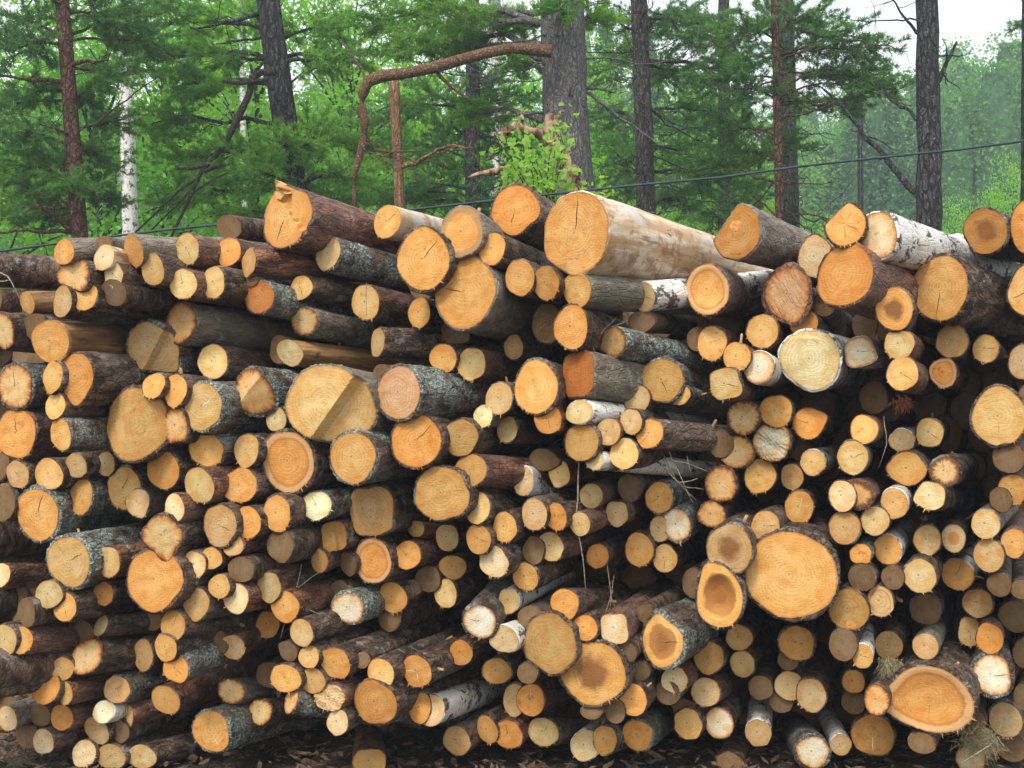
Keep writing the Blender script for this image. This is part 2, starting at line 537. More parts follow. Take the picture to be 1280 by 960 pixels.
BM = {}
def bark_mat(kind):
    if kind in BM: return BM[kind]
    m, nt = newmat('bark_'+kind); b = NB(nt)
    tc = b.n('ShaderNodeTexCoord'); oi, rv = b.rndvec()
    p0 = b.vadd(tc.outputs['Object'], rv)
    p = b.map(p0, (1,1,.38))
    big = b.noise(p, 6, 3); mid = b.noise(p, 28, 4, .6); fine = b.noise(p, 110, 3, .65)
    fl = b.voro(b.map(p0, (1,1,.45)), 42); ed = b.voro(b.map(p0, (1,1,.45)), 42, 'DISTANCE_TO_EDGE')
    lich = b.ramp(b.math('ADD', b.noise(p0, 14, 4, .7), b.math('MULTIPLY', b.noise(p0, 70, 3, .7), .35)), .74, .84)
    hgt = b.math('ADD', b.math('MULTIPLY', mid, .7), b.math('ADD', b.math('MULTIPLY', fine, .5), b.math('MULTIPLY', b.ramp(ed, 0, .12), .35)))
    rough = .78
    if kind in ('s', 'l'):
        c = b.mix(b.ramp(mid, .38, .68), (.03,.019,.013), (.185,.11,.07))
        c = b.mix(b.math('MULTIPLY', b.ramp(big, .5, .68), .7), c, (.21,.16,.125))
        c = b.mix(b.math('MULTIPLY', b.ramp(fine, .56, .72), .5), c, (.2,.13,.09))
        c = b.mix(b.math('MULTIPLY', b.math('SUBTRACT', 1.0, b.ramp(ed, 0, .07)), .5), c, (.015,.01,.008))
        if kind == 'l':
            l2 = b.math('MULTIPLY', b.ramp(b.math('ADD', b.noise(p0, 11, 4, .7), b.math('MULTIPLY', b.noise(p0, 80, 3, .75), .5)), .62, .8), b.ramp(b.noise(p0, 4.5, 3, .6), .36, .56))
            lc = b.mix(b.ramp(b.noise(p0, 90, 3, .7), .4, .65), (.09,.12,.1), (.46,.52,.47))
            c = b.mix(b.math('MULTIPLY', l2, .9), c, lc)
            hgt = b.math('ADD', hgt, b.math('MULTIPLY', l2, .5))
        else:
            c = b.mix(b.math('MULTIPLY', lich, .55), c, (.3,.33,.3))
    elif kind == 'n':
        c = b.mix(b.ramp(mid, .38, .68), (.065,.027,.018), (.28,.12,.065))
        c = b.mix(b.math('MULTIPLY', b.ramp(big, .45, .62), .6), c, (.17,.12,.105))
        c = b.mix(b.math('MULTIPLY', b.ramp(fine, .58, .7), .6), c, (.42,.19,.08))
        c = b.mix(b.math('MULTIPLY', b.math('SUBTRACT', 1.0, b.ramp(ed, 0, .06)), .4), c, (.025,.012,.01))
        c = b.mix(b.math('MULTIPLY', lich, .4), c, (.36,.36,.33))
        rough = .6
    elif kind == 'g':
        c = b.mix(b.ramp(mid, .35, .65), (.13,.1,.075), (.27,.225,.175))
        c = b.mix(b.math('MULTIPLY', b.ramp(big, .45, .65), .6), c, (.14,.13,.08))
        c = b.mix(b.math('MULTIPLY', b.ramp(fine, .6, .72), .5), c, (.1,.06,.04))
        c = b.mix(b.math('MULTIPLY', lich, .6), c, (.36,.38,.34))
    elif kind == 'b':
        ln = b.noise(b.map(p0, (7,7,95)), 1.0, 3, .6)
        c = b.mix(b.ramp(mid, .3, .7), (.62,.58,.52), (.78,.76,.72))
        c = b.mix(b.math('MULTIPLY', b.ramp(ln, .6, .66), .8), c, (.12,.1,.085))
        pt = b.ramp(b.math('ADD', b.noise(p0, 13, 4, .7), b.math('MULTIPLY', fine, .3)), .68, .74)
        c = b.mix(pt, c, b.mix(fine, (.02,.018,.016), (.16,.15,.13)))
        rough = .6
    elif kind == 'e':
        st = b.noise(b.map(p0, (14,14,3)), 1.0, 4, .65)
        c = b.mix(b.ramp(st, .42, .6), (.48,.31,.16), (.68,.58,.44))
        c = b.mix(b.math('MULTIPLY', b.ramp(b.noise(p0, 9, 5, .7), .5, .62), .8), c, (.27,.15,.075))
        c = b.mix(b.math('MULTIPLY', b.ramp(b.noise(b.map(p0, (30,30,4)), 1.0, 4, .7), .58, .66), .7), c, (.17,.09,.05))
        c = b.mix(b.ramp(b.noise(b.map(p0, (1,1,.5)), 17, 4, .7), .66, .69), c, (.09,.055,.04))
        c = b.mix(b.math('MULTIPLY', b.ramp(fine, .6, .7), .5), c, (.3,.12,.05))
        c = b.mix(b.math('MULTIPLY', b.ramp(b.noise(p0, 5, 3), .55, .65), .7), c, (.52,.52,.5))
        hgt = st; rough = .55
    elif kind == 'w':
        st = b.noise(b.map(p0, (26,26,2.5)), 1.0, 4, .7)
        c = b.mix(b.ramp(st, .4, .62), (.2,.095,.035), (.46,.27,.11))
        c = b.mix(b.math('MULTIPLY', b.ramp(big, .48, .6), .85), c, (.09,.045,.025))
        c = b.mix(b.math('MULTIPLY', b.ramp(mid, .6, .68), .8), c, (.06,.03,.02))
        hgt = st; rough = .5
    if kind in 'snlg':
        sp = b.ramp(b.noise(p0, 190, 2, .6), .66, .71)
        c = b.mix(b.math('MULTIPLY', sp, .7), c, (.46,.42,.36))  # fine pale specks paint tiny highlights into the bark colour
        sp = b.ramp(b.noise(p0, 75, 3, .7), .64, .7)
        c = b.mix(b.math('MULTIPLY', sp, .6), c, (.3,.2,.13) if kind in 'sn' else (.32,.35,.31))
    b.finish(c, rough, hgt, 1.0 if kind not in 'bew' else .5, .012, .3)
    BM[kind] = m; return m

def simple(name, col, col2, scale=20, rough=.85, stretch=(1,1,1), bs=.5):
    m, nt = newmat(name); b = NB(nt); tc = b.n('ShaderNodeTexCoord'); oi, rv = b.rndvec()
    p = b.map(b.vadd(tc.outputs['Object'], rv), stretch)
    n = b.noise(p, scale, 4, .6)
    b.finish(b.mix(b.ramp(n, .35, .65), col, col2), rough, n, bs, .02)
    return m
def leafmat(name, c1, c2, c3, trans=.35, scale=1.3):
    m, nt = newmat(name); b = NB(nt)
    tc = b.n('ShaderNodeTexCoord'); at = b.n('ShaderNodeAttribute'); at.attribute_name = 'tint'
    oi, rv = b.rndvec()
    n = b.noise(b.vadd(tc.outputs['Object'], rv), scale, 3)
    c = b.mix(b.ramp(n, .35, .65), c1, c2)
    c = b.mix(b.math('MULTIPLY', at.outputs['Fac'], .8), c, c3)
    p = b.n('ShaderNodeBsdfPrincipled'); b.link(c, p.inputs['Base Color']); p.inputs['Roughness'].default_value = .55
    p.inputs['Specular IOR Level'].default_value = .3
    t = b.n('ShaderNodeBsdfTranslucent'); b.link(b.mix(1.0, c, (1.3,1.5,.7), 'MULTIPLY'), t.inputs[0])
    mx = b.n('ShaderNodeMixShader'); mx.inputs[0].default_value = trans
    o = b.n('ShaderNodeOutputMaterial')
    b.link(p.outputs[0], mx.inputs[1]); b.link(t.outputs[0], mx.inputs[2]); b.link(mx.outputs[0], o.inputs[0])
    return m

# ------------------------------------------------------------ mesh helpers
def mkmesh(name, V, faces=None, tris=None, quads=None, smooth=True, tint=None):
    me = bpy.data.meshes.new(name)
    V = np.asarray(V, dtype=np.float32).reshape(-1, 3)
    if faces is not None:
        me.from_pydata(V.tolist(), [], faces)
    else:
        Fa = tris if tris is not None else quads
        k = 3 if tris is not None else 4
        Fa = np.asarray(Fa, dtype=np.int32).reshape(-1, k)
        me.vertices.add(len(V)); me.vertices.foreach_set('co', V.ravel())
        me.loops.add(Fa.size); me.loops.foreach_set('vertex_index', Fa.ravel())
        me.polygons.add(len(Fa))
        me.polygons.foreach_set('loop_start', np.arange(0, Fa.size, k, dtype=np.int32))
        me.update(calc_edges=True)
    if smooth:
        me.polygons.foreach_set('use_smooth', np.ones(len(me.polygons), dtype=bool))
    if tint is not None:
        a = me.attributes.new('tint', 'FLOAT', 'FACE'); a.data.foreach_set('value', np.asarray(tint, dtype=np.float32))
    me.update()
    return me
def link(name, me, mat=None, parent=None, loc=None):
    o = bpy.data.objects.new(name, me)
    if mat is not None: me.materials.append(mat)
    COL.objects.link(o)
    if parent is not None: o.parent = parent
    if loc is not None: o.location = loc
    return o
def tag(o, label=None, cat=None, group=None, kind=None):
    if label: o['label'] = label
    if cat: o['category'] = cat
    if group: o['group'] = group
    if kind: o['kind'] = kind
    return o

class Tubes:
    """a collector of tapering tubes, one mesh"""
    def __init__(s): s.V = []; s.Q = []; s.n = 0
    def add(s, pts, rad, seg=8, rough=0.0, rng=None, cap=True):
        P = np.array([tuple(p) for p in pts], dtype=float); n = len(P)
        R = np.array(rad, dtype=float) if hasattr(rad, '__len__') else np.full(n, rad)
        T = np.gradient(P, axis=0); T /= np.linalg.norm(T, axis=1)[:, None]+1e-9
        ref = np.array([0.31, .95, .05]) if abs(T[0][2]) > .7 else np.array([0.02, .05, 1.0])
        th = np.linspace(0, 2*math.pi, seg, endpoint=False)
        for i in range(n):
            a = np.cross(T[i], ref); a /= np.linalg.norm(a)+1e-9; b = np.cross(T[i], a)
            rr = R[i]*np.ones(seg)
            if rough and rng is not None: rr = rr*(1+rough*rng.standard_normal(seg))
            s.V.append(P[i]+rr[:, None]*(np.cos(th)[:, None]*a+np.sin(th)[:, None]*b))
        base = s.n
        for i in range(n-1):
            for k in range(seg):
                k2 = (k+1) % seg
                s.Q.append((base+i*seg+k, base+i*seg+k2, base+(i+1)*seg+k2, base+(i+1)*seg+k))
        s.n += n*seg
        if cap and seg >= 4:
            s.Q.append(tuple(base+k for k in range(seg)) ); s.Q.append(tuple(base+(n-1)*seg+k for k in range(seg)))
    def mesh(s, name):
        return mkmesh(name, np.concatenate(s.V), faces=s.Q)

def curve(p0, p1, n, wob, rng, sag=0.0):
    p0 = np.array(p0); p1 = np.array(p1); t = np.linspace(0, 1, n)[:, None]
    L = np.linalg.norm(p1-p0)
    P = p0*(1-t)+p1*t
    w = np.cumsum(rng.standard_normal((n, 3)), axis=0)*wob*L/math.sqrt(n)
    w -= w[0]; w -= t*w[-1]
    P = P+w; P[:, 2] -= (4*t*(1-t))[:, 0]*sag*L
    return P

# ============================================================ THE LOGS
PAL = {'o': (.72,.36,.1), 'y': (.73,.455,.165), 'p': (.75,.51,.25), 'c': (.78,.64,.34), 't': (.6,.385,.16),
       'k': (.52,.275,.08), 'r': (.68,.41,.16), 'R': (.5,.17,.04), 'P': (.62,.37,.19)}
rnd = random.Random(5)
logs = []
for line in DATA.strip().splitlines():
    parts = [q.strip() for q in line.split('|')]
    tk = parts[0].split()
    L = dict(x=float(tk[0]), y=float(tk[1]), rx=float(tk[2]), ry=float(tk[3]), face=tk[4], bark=tk[5], z0=float(tk[6]), opt={}, flags=set())
    for q in tk[7:]:
        if '=' in q:
            k, v = q.split('='); L['opt'].setdefault(k, []).append([float(a) for a in v.split(',')])
        else: L['flags'].add(q)
    if len(parts) == 3: L['label'], L['short'] = parts[1], parts[2]
    logs.append(L)
for L in logs:
    x, y = L['x'], L['y']
    vx, vy = 1150, 530
    if 'a' in L['opt'] or 't' in L['opt']:
        dx, dy = vx-x, vy-y; a = math.degrees(math.atan2(dy, dx)); t = math.hypot(dx, dy)
        a = L['opt'].get('a', [[a]])[0][0]; t = L['opt'].get('t', [[max(t, 260)]])[0][0]
        vx = x+t*math.cos(math.radians(a)); vy = y+t*math.sin(math.radians(a))
    else:
        vx += rnd.uniform(-70, 70); vy += rnd.uniform(-45, 45)
        if x > 1000: vx += (x-1000)*.75          # logs at the right run slightly to the right, too
    L['vp'] = (vx, vy); L['z'] = L['z0']+rnd.uniform(0, .035)
# order in depth: no body may pass in front of a neighbour's sawn end
TS = np.concatenate([np.arange(0, .6, .02), np.arange(.6, 2.01, .08)])
cons = []
for i, A in enumerate(logs):
    for j, B in enumerate(logs):
        if i == j: continue
        if math.hypot(A['x']-B['x'], A['y']-B['y']) > 700: continue
        over0 = math.hypot((A['x']-B['x'])/(A['rx']+B['rx']), (A['y']-B['y'])/(A['ry']+B['ry']))
        if A['z0'] < B['z0'] and over0 < .95: continue
        f = D0/(D0+TS)
        px = A['vp'][0]+(A['x']-A['vp'][0])*f; py = A['vp'][1]+(A['y']-A['vp'][1])*f
        e = np.hypot((px-B['x'])/(A['rx']*f+B['rx']), (py-B['y'])/(A['ry']*f+B['ry']))
        hit = np.nonzero(e < np.where(TS > 0, 1.02, .86))[0]
        if len(hit):
            t_ = float(TS[max(hit[0]-1, 0)])
            if t_ > 0 and B['ry'] > 25 and A['ry'] < B['ry'] and A['x'] < B['x']:
                t_ -= min(.12, .8*B['rx']*D0/F*abs(B['vp'][0]-B['x'])/F)
            cons.append((i, j, t_))
for it in range(60):
    ch = 0
    for i, j, t in cons:
        lim = logs[i]['z']+t-.006
        if logs[j]['z'] > lim+1e-4:
            if t <= 0.0 and lim < -.3: continue
            logs[j]['z'] = lim; ch += 1
    if not ch: break

def outline(L, th, rng):
    n = np.zeros_like(th)
    irr = .03 if L['ry'] < 25 else .03
    if 'smooth' in L['flags']: irr *= .5
    for k in (2, 3, 4, 5, 7):
        n += irr*rng.standard_normal()*np.cos(k*th+rng.uniform(0, 6.28))/(k**.6)
    n += .006*rng.standard_normal(len(th))
    R = 1+n
    rot = math.radians(L['opt'].get('rot', [[8]])[0][0])
    if 'sq' in L['flags']:
        c, s_ = np.abs(np.cos(th-rot)), np.abs(np.sin(th-rot))
        R = R*(c**3.4+s_**3.4)**(-1/3.4)*.94
    for (a, *r) in L['opt'].get('pt', []):
        d = np.angle(np.exp(1j*(th-math.radians(a))))
        R = R*(1+.2*np.exp(-(d/.33)**2)-.05*np.exp(-((np.abs(d)-1)/.5)**2))
    for (a, amt) in L['opt'].get('fl', []):
        d = np.angle(np.exp(1j*(th-math.radians(a))))
        lim = np.where(np.cos(d) > .05, (1-amt)/np.maximum(np.cos(d), .05), 9)
        R = np.minimum(R, lim)
    if 'notch' in L['flags']:
        d = np.angle(np.exp(1j*(th-math.radians(-80)))); R = R*(1-.1*np.exp(-(d/.22)**2))
    if 'torn' in L['flags']:
        d = np.angle(np.exp(1j*(th-math.radians(110)))); R = R*(1+.08*np.exp(-(d/.1)**2))
    return R

def hfield(L, R, rng):
    """how far a point of the sawn end stands out of the cut plane (X, Y in units of R)"""
    fs = []
    tx, ty = rng.normal(0, .13 if L['ry'] < 24 else .05, 2)
    big = L['ry'] >= 25
    fs.append(lambda X, Y: R*(tx*X+ty*Y))
    if 'wd' in L['opt']:
        a = math.radians(L['opt']['wd'][0][0]); nx, ny = -math.sin(a), math.cos(a)
        fs.append(lambda X, Y: -R*np.where(X*nx+Y*ny-.02 > 0, .35*(X*nx+Y*ny), -.75*(X*nx+Y*ny)))
    if 'st' in L['opt'] and L['opt']['st'][0][0] != -1:
        a = math.radians(L['opt']['st'][0][0]); nx, ny = math.sin(a), -math.cos(a)
        def stf(X, Y):
            s_ = X*nx+Y*ny-.22
            return np.where(s_ > 0, -R*(.3*np.clip(s_/.09, 0, 1)+.45*s_), 0.0)
        fs.append(stf)
    if 'bw' in L['flags']:
        fs.append(lambda X, Y: -R*.16*np.clip(1.15-(X*X+Y*Y)*1.4, 0, 1))
    if 'hollow' in L['flags']:
        fs.append(lambda X, Y: -R*.4*np.clip(1.2-(X*X+Y*Y)*2.2, 0, 1))
    if 'torn' in L['flags']:
        def tf(X, Y):
            s_ = X*.75+Y*.66-.22; w = .05*np.sin(14*(X-Y))
            return np.where(s_+w > 0, -R*.22+R*.1*np.abs(np.sin(9*X)), 0.0)+R*.55*np.exp(-((X+.12)**2+(Y-1.0)**2)/.012)
        fs.append(tf)
    if 'sp' in L['flags'] or 'flap' in L['flags']:
        a = rng.uniform(.6, 1.0) if 'sp' in L['flags'] else math.pi/2-.1
        k = (.05 if 'thk' in L['flags'] else .1) if 'sp' in L['flags'] else .0
        def sf(X, Y):
            s_ = X*math.cos(a)+Y*math.sin(a)
            r = R*k*(np.sin(31*s_+5*np.sin(3*X))*.35+np.sin(67*s_+2)*.25+.5*np.sin(7*s_+2*Y))
            if 'flap' in L['flags']: r = r+np.where(s_ > .74, -R*.18, 0)
            return r
        fs.append(sf)
    q = rng.uniform(0, 6.28, 6); amp = R*.012
    fs.append(lambda X, Y: amp*(np.sin(3*X+q[0])*np.cos(2.6*Y+q[1])+.6*np.sin(7*X+q[2]+3*Y)+.5*np.cos(9*Y+q[3]-4*X)))
    return lambda X, Y: sum(f(X, Y) for f in fs)

def face_kind(L):
    fl = L['flags']
    if 'hollow' in fl: return 'hollow'
    if 'hd' in fl: return 'heart'
    if 'hp' in fl: return 'hollow'
    if 'hb' in fl: return 'band'
    if 'ho' in fl: return 'orangeheart'
    if 'bw' in fl: return 'paleband'
    if 'ho2' in fl or 'hd3' in fl or 'hd2' in fl: return 'paleband'
    if 'rimd' in fl: return 'darkrim'
    if 'pale' in fl or 'thk' in fl: return 'palerim'
    if 'hs' in fl: return 'star'
    if L['face'] == 'r': return 'rim'
    if L['ry'] >= 24: return 'ringed'
    return 'plain'

def log_geometry(L, seed, lod=0):
    """returns object matrix and arrays of bark and sawn end in the log's own frame (+Z out of the cut)"""
    rng = np.random.default_rng(seed)
    d = D0+L['z']
    C = np.array(W(L['x'], L['y'], d))
    vx, vy = L['vp']
    ax = np.array([(vx-640)/F, 1.0, -(vy-480)/F]); ax /= np.linalg.norm(ax)
    e1 = np.cross(ax, [0, 0, 1]); e1 /= np.linalg.norm(e1); e2 = np.cross(e1, ax)
    # projected half sizes of a unit disc
    def proj(P): return np.array([P[0]/P[1]*F, -P[2]/P[1]*F])
    c0 = proj(C-np.array([0, 0, CAMZ])+np.array([0, 0, 0]))
    a = (proj(C+e1*.05-np.array([0, 0, CAMZ]))-c0)/.05; b_ = (proj(C+e2*.05-np.array([0, 0, CAMZ]))-c0)/.05
    hx = math.hypot(a[0], b_[0]); hy = math.hypot(a[1], b_[1])
    RY = L['ry']/hy; RX = L['rx']/hx
    RX = min(max(RX, RY*.72), RY*1.35)
    R = math.sqrt(RX*RY)
    seg, nr = (120, 44) if L['opt'].keys() & {'st', 'wd'} and L['ry'] > 25 else (72, 26) if L['ry'] >= 25 or L['opt'].keys() & {'st', 'wd'} else ((44, 9) if lod == 0 else (20, 3))
    th = np.linspace(0, 2*math.pi, seg, endpoint=False)
    out = outline(L, th, rng)
    h = hfield(L, R, rng)
    thick = {'s': .06, 'n': .05, 'l': .08, 'g': .035, 'b': .045, 'e': .012, 'w': .015}[L['bark']]
    if L['flags'] & {'rimd', 'hp', 'thk'}: thick = .13
    if L['bark'] == 'l' and 'pale' in L['flags']: thick = .14
    thick = min(thick, .012/R+.02)if thick < .1 else thick
    if not L.get('deep'): out = out/(1-thick)*1.015       # the sizes noted are those of the wood inside the bark
    cx, sy = np.cos(th), np.sin(th)
    # ---- sawn end
    rs = np.linspace(0, 1, nr+1)[1:]
    V = [[0, 0, float(h(np.zeros(1), np.zeros(1))[0])]]; uv = [(0, 0)]
    inner = out*(1-thick*(1+.3*np.sin(3*th+seed)))
    for r in rs:
        X, Y = r*inner*cx, r*inner*sy
        Z = h(X, Y)
        V += np.stack([X*RX, Y*RY, Z], 1).tolist()
        uv += np.stack([r*cx, r*sy], 1).tolist()
    Fc = [(0, 1+k, 1+(k+1) % seg) for k in range(seg)]
    for i in range(nr-1):
        b0 = 1+i*seg
        for k in range(seg):
            k2 = (k+1) % seg
            Fc.append((b0+k, b0+seg+k, b0+seg+k2, b0+k2))
    if lod == 0:                       # frayed fibres left by the saw at the lower rim
        nf = int(rng.integers(0, 13)) if L['face'] in 'oypc' else int(rng.integers(0, 6))
        a0 = math.radians(rng.uniform(-130, -50))
        for _ in range(nf):
            a = a0+rng.normal(0, .55); k = int((a % (2*math.pi))/(2*math.pi)*seg) % seg
            rr = out[k]; l = rng.uniform(.002, .008); w = rng.uniform(.0006, .0022)
            p = np.array([rr*(1-thick)*.99*math.cos(a)*RX, rr*(1-thick)*.99*math.sin(a)*RY]); zz = float(h(np.array([p[0]/RX]), np.array([p[1]/RY]))[0])
            dn = np.array([math.cos(a)+rng.normal(0, .35), math.sin(a)+rng.normal(0, .35)]); tn = np.array([-dn[1], dn[0]])
            i0 = len(V)
            V += [[*(p-tn*w), zz+.0006], [*(p+tn*w), zz+.0006], [*(p+dn*(l+thick*R)), zz+rng.uniform(0, .004)]]
            uv += [(.9*math.cos(a), .9*math.sin(a))]*3
            Fc.append((i0, i0+1, i0+2))
    # ---- bark
    dz = .18*R
    smax = rng.uniform(2.7, 3.3)
    ss = [.002, .008, .02, .04, .07, .11, .16, .22, .3, .4, .52, .66, .82, 1.0, 1.25, 1.6, 2.1, smax]
    if lod: ss = [.004, .03, .1, .25, .5, 1.0, smax]
    ho = h(out*cx, out*sy); hi = h(inner*cx, inner*sy)
    VB = [np.stack([inner*.992*cx*RX, inner*.992*sy*RY, hi-.0015], 1)]
    rag = np.abs(rng.normal(0, .0035, seg)); rag = (rag+np.roll(rag, 1)+.5*np.roll(rag, 2))/1.8
    ob = out*(1-thick*.25)*(1+(.0 if L['bark'] in 'bew' else .018)*rng.standard_normal(seg)); VB.append(np.stack([ob*cx*RX, ob*sy*RY, ho-rag], 1))
    rough = {'s': .016, 'n': .012, 'l': .024, 'g': .008, 'b': .006, 'e': .008, 'w': .014}[L['bark']]
    q = rng.uniform(0, 6.28, 12); bend = rng.normal(0, .012, 2); taper = .16 if L['x'] == 719 else rng.uniform(.035, .07) if L['ry'] > 22 else rng.uniform(.02, .05)
    rmean = out.mean()
    for s_ in ss:
        wgt = math.exp(-s_/.45)
        r = rmean+(out-rmean)*wgt
        r = r*(1-taper*s_)*(1+(.02 if L['ry'] > 22 else 0)*math.exp(-s_/.2))
        r = r+rough*rng.standard_normal(seg)+.012*np.sin(2*th+q[0]+s_*2)+.01*np.sin(3*th+q[1]-s_*3.1)+.012*math.sin(s_*9+q[2])
        z = -s_+(ho-0)*math.exp(-s_/(.6*R+.02))-rag*wgt
        VB.append(np.stack([r*cx*RX+bend[0]*s_*s_, r*sy*RY+bend[1]*s_*s_, z*np.ones(seg)], 1))
    nb = len(VB); VB = np.concatenate(VB)
    FB = []
    for i in range(nb-1):
        for k in range(seg):
            k2 = (k+1) % seg
            FB.append((i*seg+k, (i+1)*seg+k, (i+1)*seg+k2, i*seg+k2))
    FB.append(tuple((nb-1)*seg+k for k in range(seg)))
    M = Matrix(((e1[0], e2[0], -ax[0], C[0]), (e1[1], e2[1], -ax[1], C[1]), (e1[2], e2[2], -ax[2], C[2]), (0, 0, 0, 1)))
    return M, np.array(V), Fc, uv, VB, FB, R, RX, RY, h, out

def add_uv(me, uv):
    lay = me.uv_layers.new(name='norm')
    li = np.empty(len(me.loops), dtype=np.int32); me.loops.foreach_get('vertex_index', li)
    lay.data.foreach_set('uv', np.array(uv, dtype=np.float32)[li].ravel())

# which logs show largest in the picture: those are individuals
def vis_area(L):
    x0, x1 = max(0, L['x']-L['rx']), min(1280, L['x']+L['rx']); y0, y1 = max(0, L['y']-L['ry']), min(960, L['y']+L['ry'])
    a = max(0, x1-x0)*max(0, y1-y0)
    if L['z0'] > .03: a *= .6
    if L['z0'] > .07: a *= .6
    return a+(1e5 if 'label' in L else 0)+(500 if L['opt'].get('t', [[0]])[0][0] > 1000 else 0)
order = sorted(range(len(logs)), key=lambda i: -vis_area(logs[i]))
single = set(order[:300])
# ---- labels
FN = {'o': 'orange', 'y': 'yellow-tan', 'p': 'pale', 'c': 'cream', 't': 'tan', 'k': 'brown', 'r': 'brown-rimmed', 'R': 'rust-red', 'P': 'pinkish'}
BN = {'s': 'dark-barked', 'n': 'red-barked', 'l': 'lichened', 'g': 'grey-barked', 'b': 'white-barked', 'e': 'peeled', 'w': 'stripped'}
marks = [i for i in range(len(logs)) if 'label' in logs[i]]
DN = ['right', 'upper right', 'top', 'upper left', 'left', 'lower left', 'bottom', 'lower right']
def sector(M_, L): return int(round(math.degrees(math.atan2(-(L['y']-M_['y']), L['x']-M_['x'])) / 45)) % 8
rankcache = {}
for m_ in marks:
    M_ = logs[m_]
    for s_ in range(8):
        c = [(math.hypot(logs[j]['x']-M_['x'], logs[j]['y']-M_['y']), j) for j in range(len(logs)) if j != m_ and sector(M_, logs[j]) == s_ and logs[j]['x'] > -5]
        c.sort()
        for k, (_, j) in enumerate(c): rankcache[(m_, j)] = (k, s_)
NTH = ['first', 'second', 'third', 'fourth', 'fifth', 'sixth', 'seventh', 'eighth']
DNN = ['right of', 'to upper right of', 'straight above', 'to upper left of', 'left of', 'to lower left of', 'straight below', 'to lower right of']
for i, L in enumerate(logs):
    if 'label' in L: continue
    if L['x'] < -5:
        L['label'] = {334: 'dark reddish log cut off by the left frame edge near the pile top', 668: 'grey-green lichened log entering from the left edge below the big orange oval', 712: 'dark log entering from the left edge beside the stained yellow log', 838: 'mossy dark log entering at the left edge above another, lower left',
                      862: 'lower of two dark logs entering at the left edge, lower left', 945: 'lowest dark log lying on the ground at the bottom left corner'}[int(L['y'])]
        continue
    c = sorted(marks, key=lambda m_: (rankcache[(m_, i)][0]*38+math.hypot(logs[m_]['x']-L['x'], logs[m_]['y']-L['y'])))
    m_ = c[0]; k, s_ = rankcache[(m_, i)]
    size = 'small' if L['ry'] < 16 else ('medium' if L['ry'] < 22 else 'large')
    L['label'] = '%s %s %s log, %s one %s the %s' % (size, FN[L['face']], BN[L['bark']], NTH[min(k, 7)], DNN[s_], logs[m_]['short'])
fixed = {'-45': 'x from the left edge beside the big orange oval'}
GROUP = 'logs stacked in the pile'
rngc = random.Random(11)
stuffV = []; stuffF = []; sn = 0; sfV = []; sfF = []; sfu = []; sfn = 0
def tint(col, j):
    k = j.uniform(.82, 1.08); s_ = j.uniform(-.12, .12)
    return (min(1, col[0]*k), min(1, col[1]*k*(1+s_)), min(1, col[2]*k*(1+2*s_)), 1)
crack_m = simple('crack_shadow', (.05,.022,.01), (.14,.06,.025), 60)
pale_m = simple('split_wood', (.75,.55,.3), (.8,.64,.42), 60)
knot_m = simple('knot_wood', (.5,.2,.05), (.62,.3,.09), 60)
stub_m = simple('stub_wood', (.3,.16,.08), (.5,.33,.17), 60)
def ribbon(pts, w, z, h, RX, RY, lift=.0012):
    """a thin tapering crack lying on the sawn end"""
    V = []; n = len(pts)
    for i, (x, y) in enumerate(pts):
        t = i/(n-1); ww = w*math.sin(math.pi*(.15+.85*t)) if 0 < i < n-1 else w*.1
        x2, y2 = pts[min(i+1, n-1)]; x1, y1 = pts[max(i-1, 0)]; dx, dy = x2-x1, y2-y1; l = math.hypot(dx, dy)+1e-9
        nx, ny = -dy/l*ww, dx/l*ww
        for s_ in (-1, 1):
            X, Y = x+s_*nx, y+s_*ny
            V.append((X*RX, Y*RY, float(h(np.array([X]), np.array([Y]))[0])+lift))
    return V, [(2*i, 2*i+1, 2*i+3, 2*i+2) for i in range(n-1)]
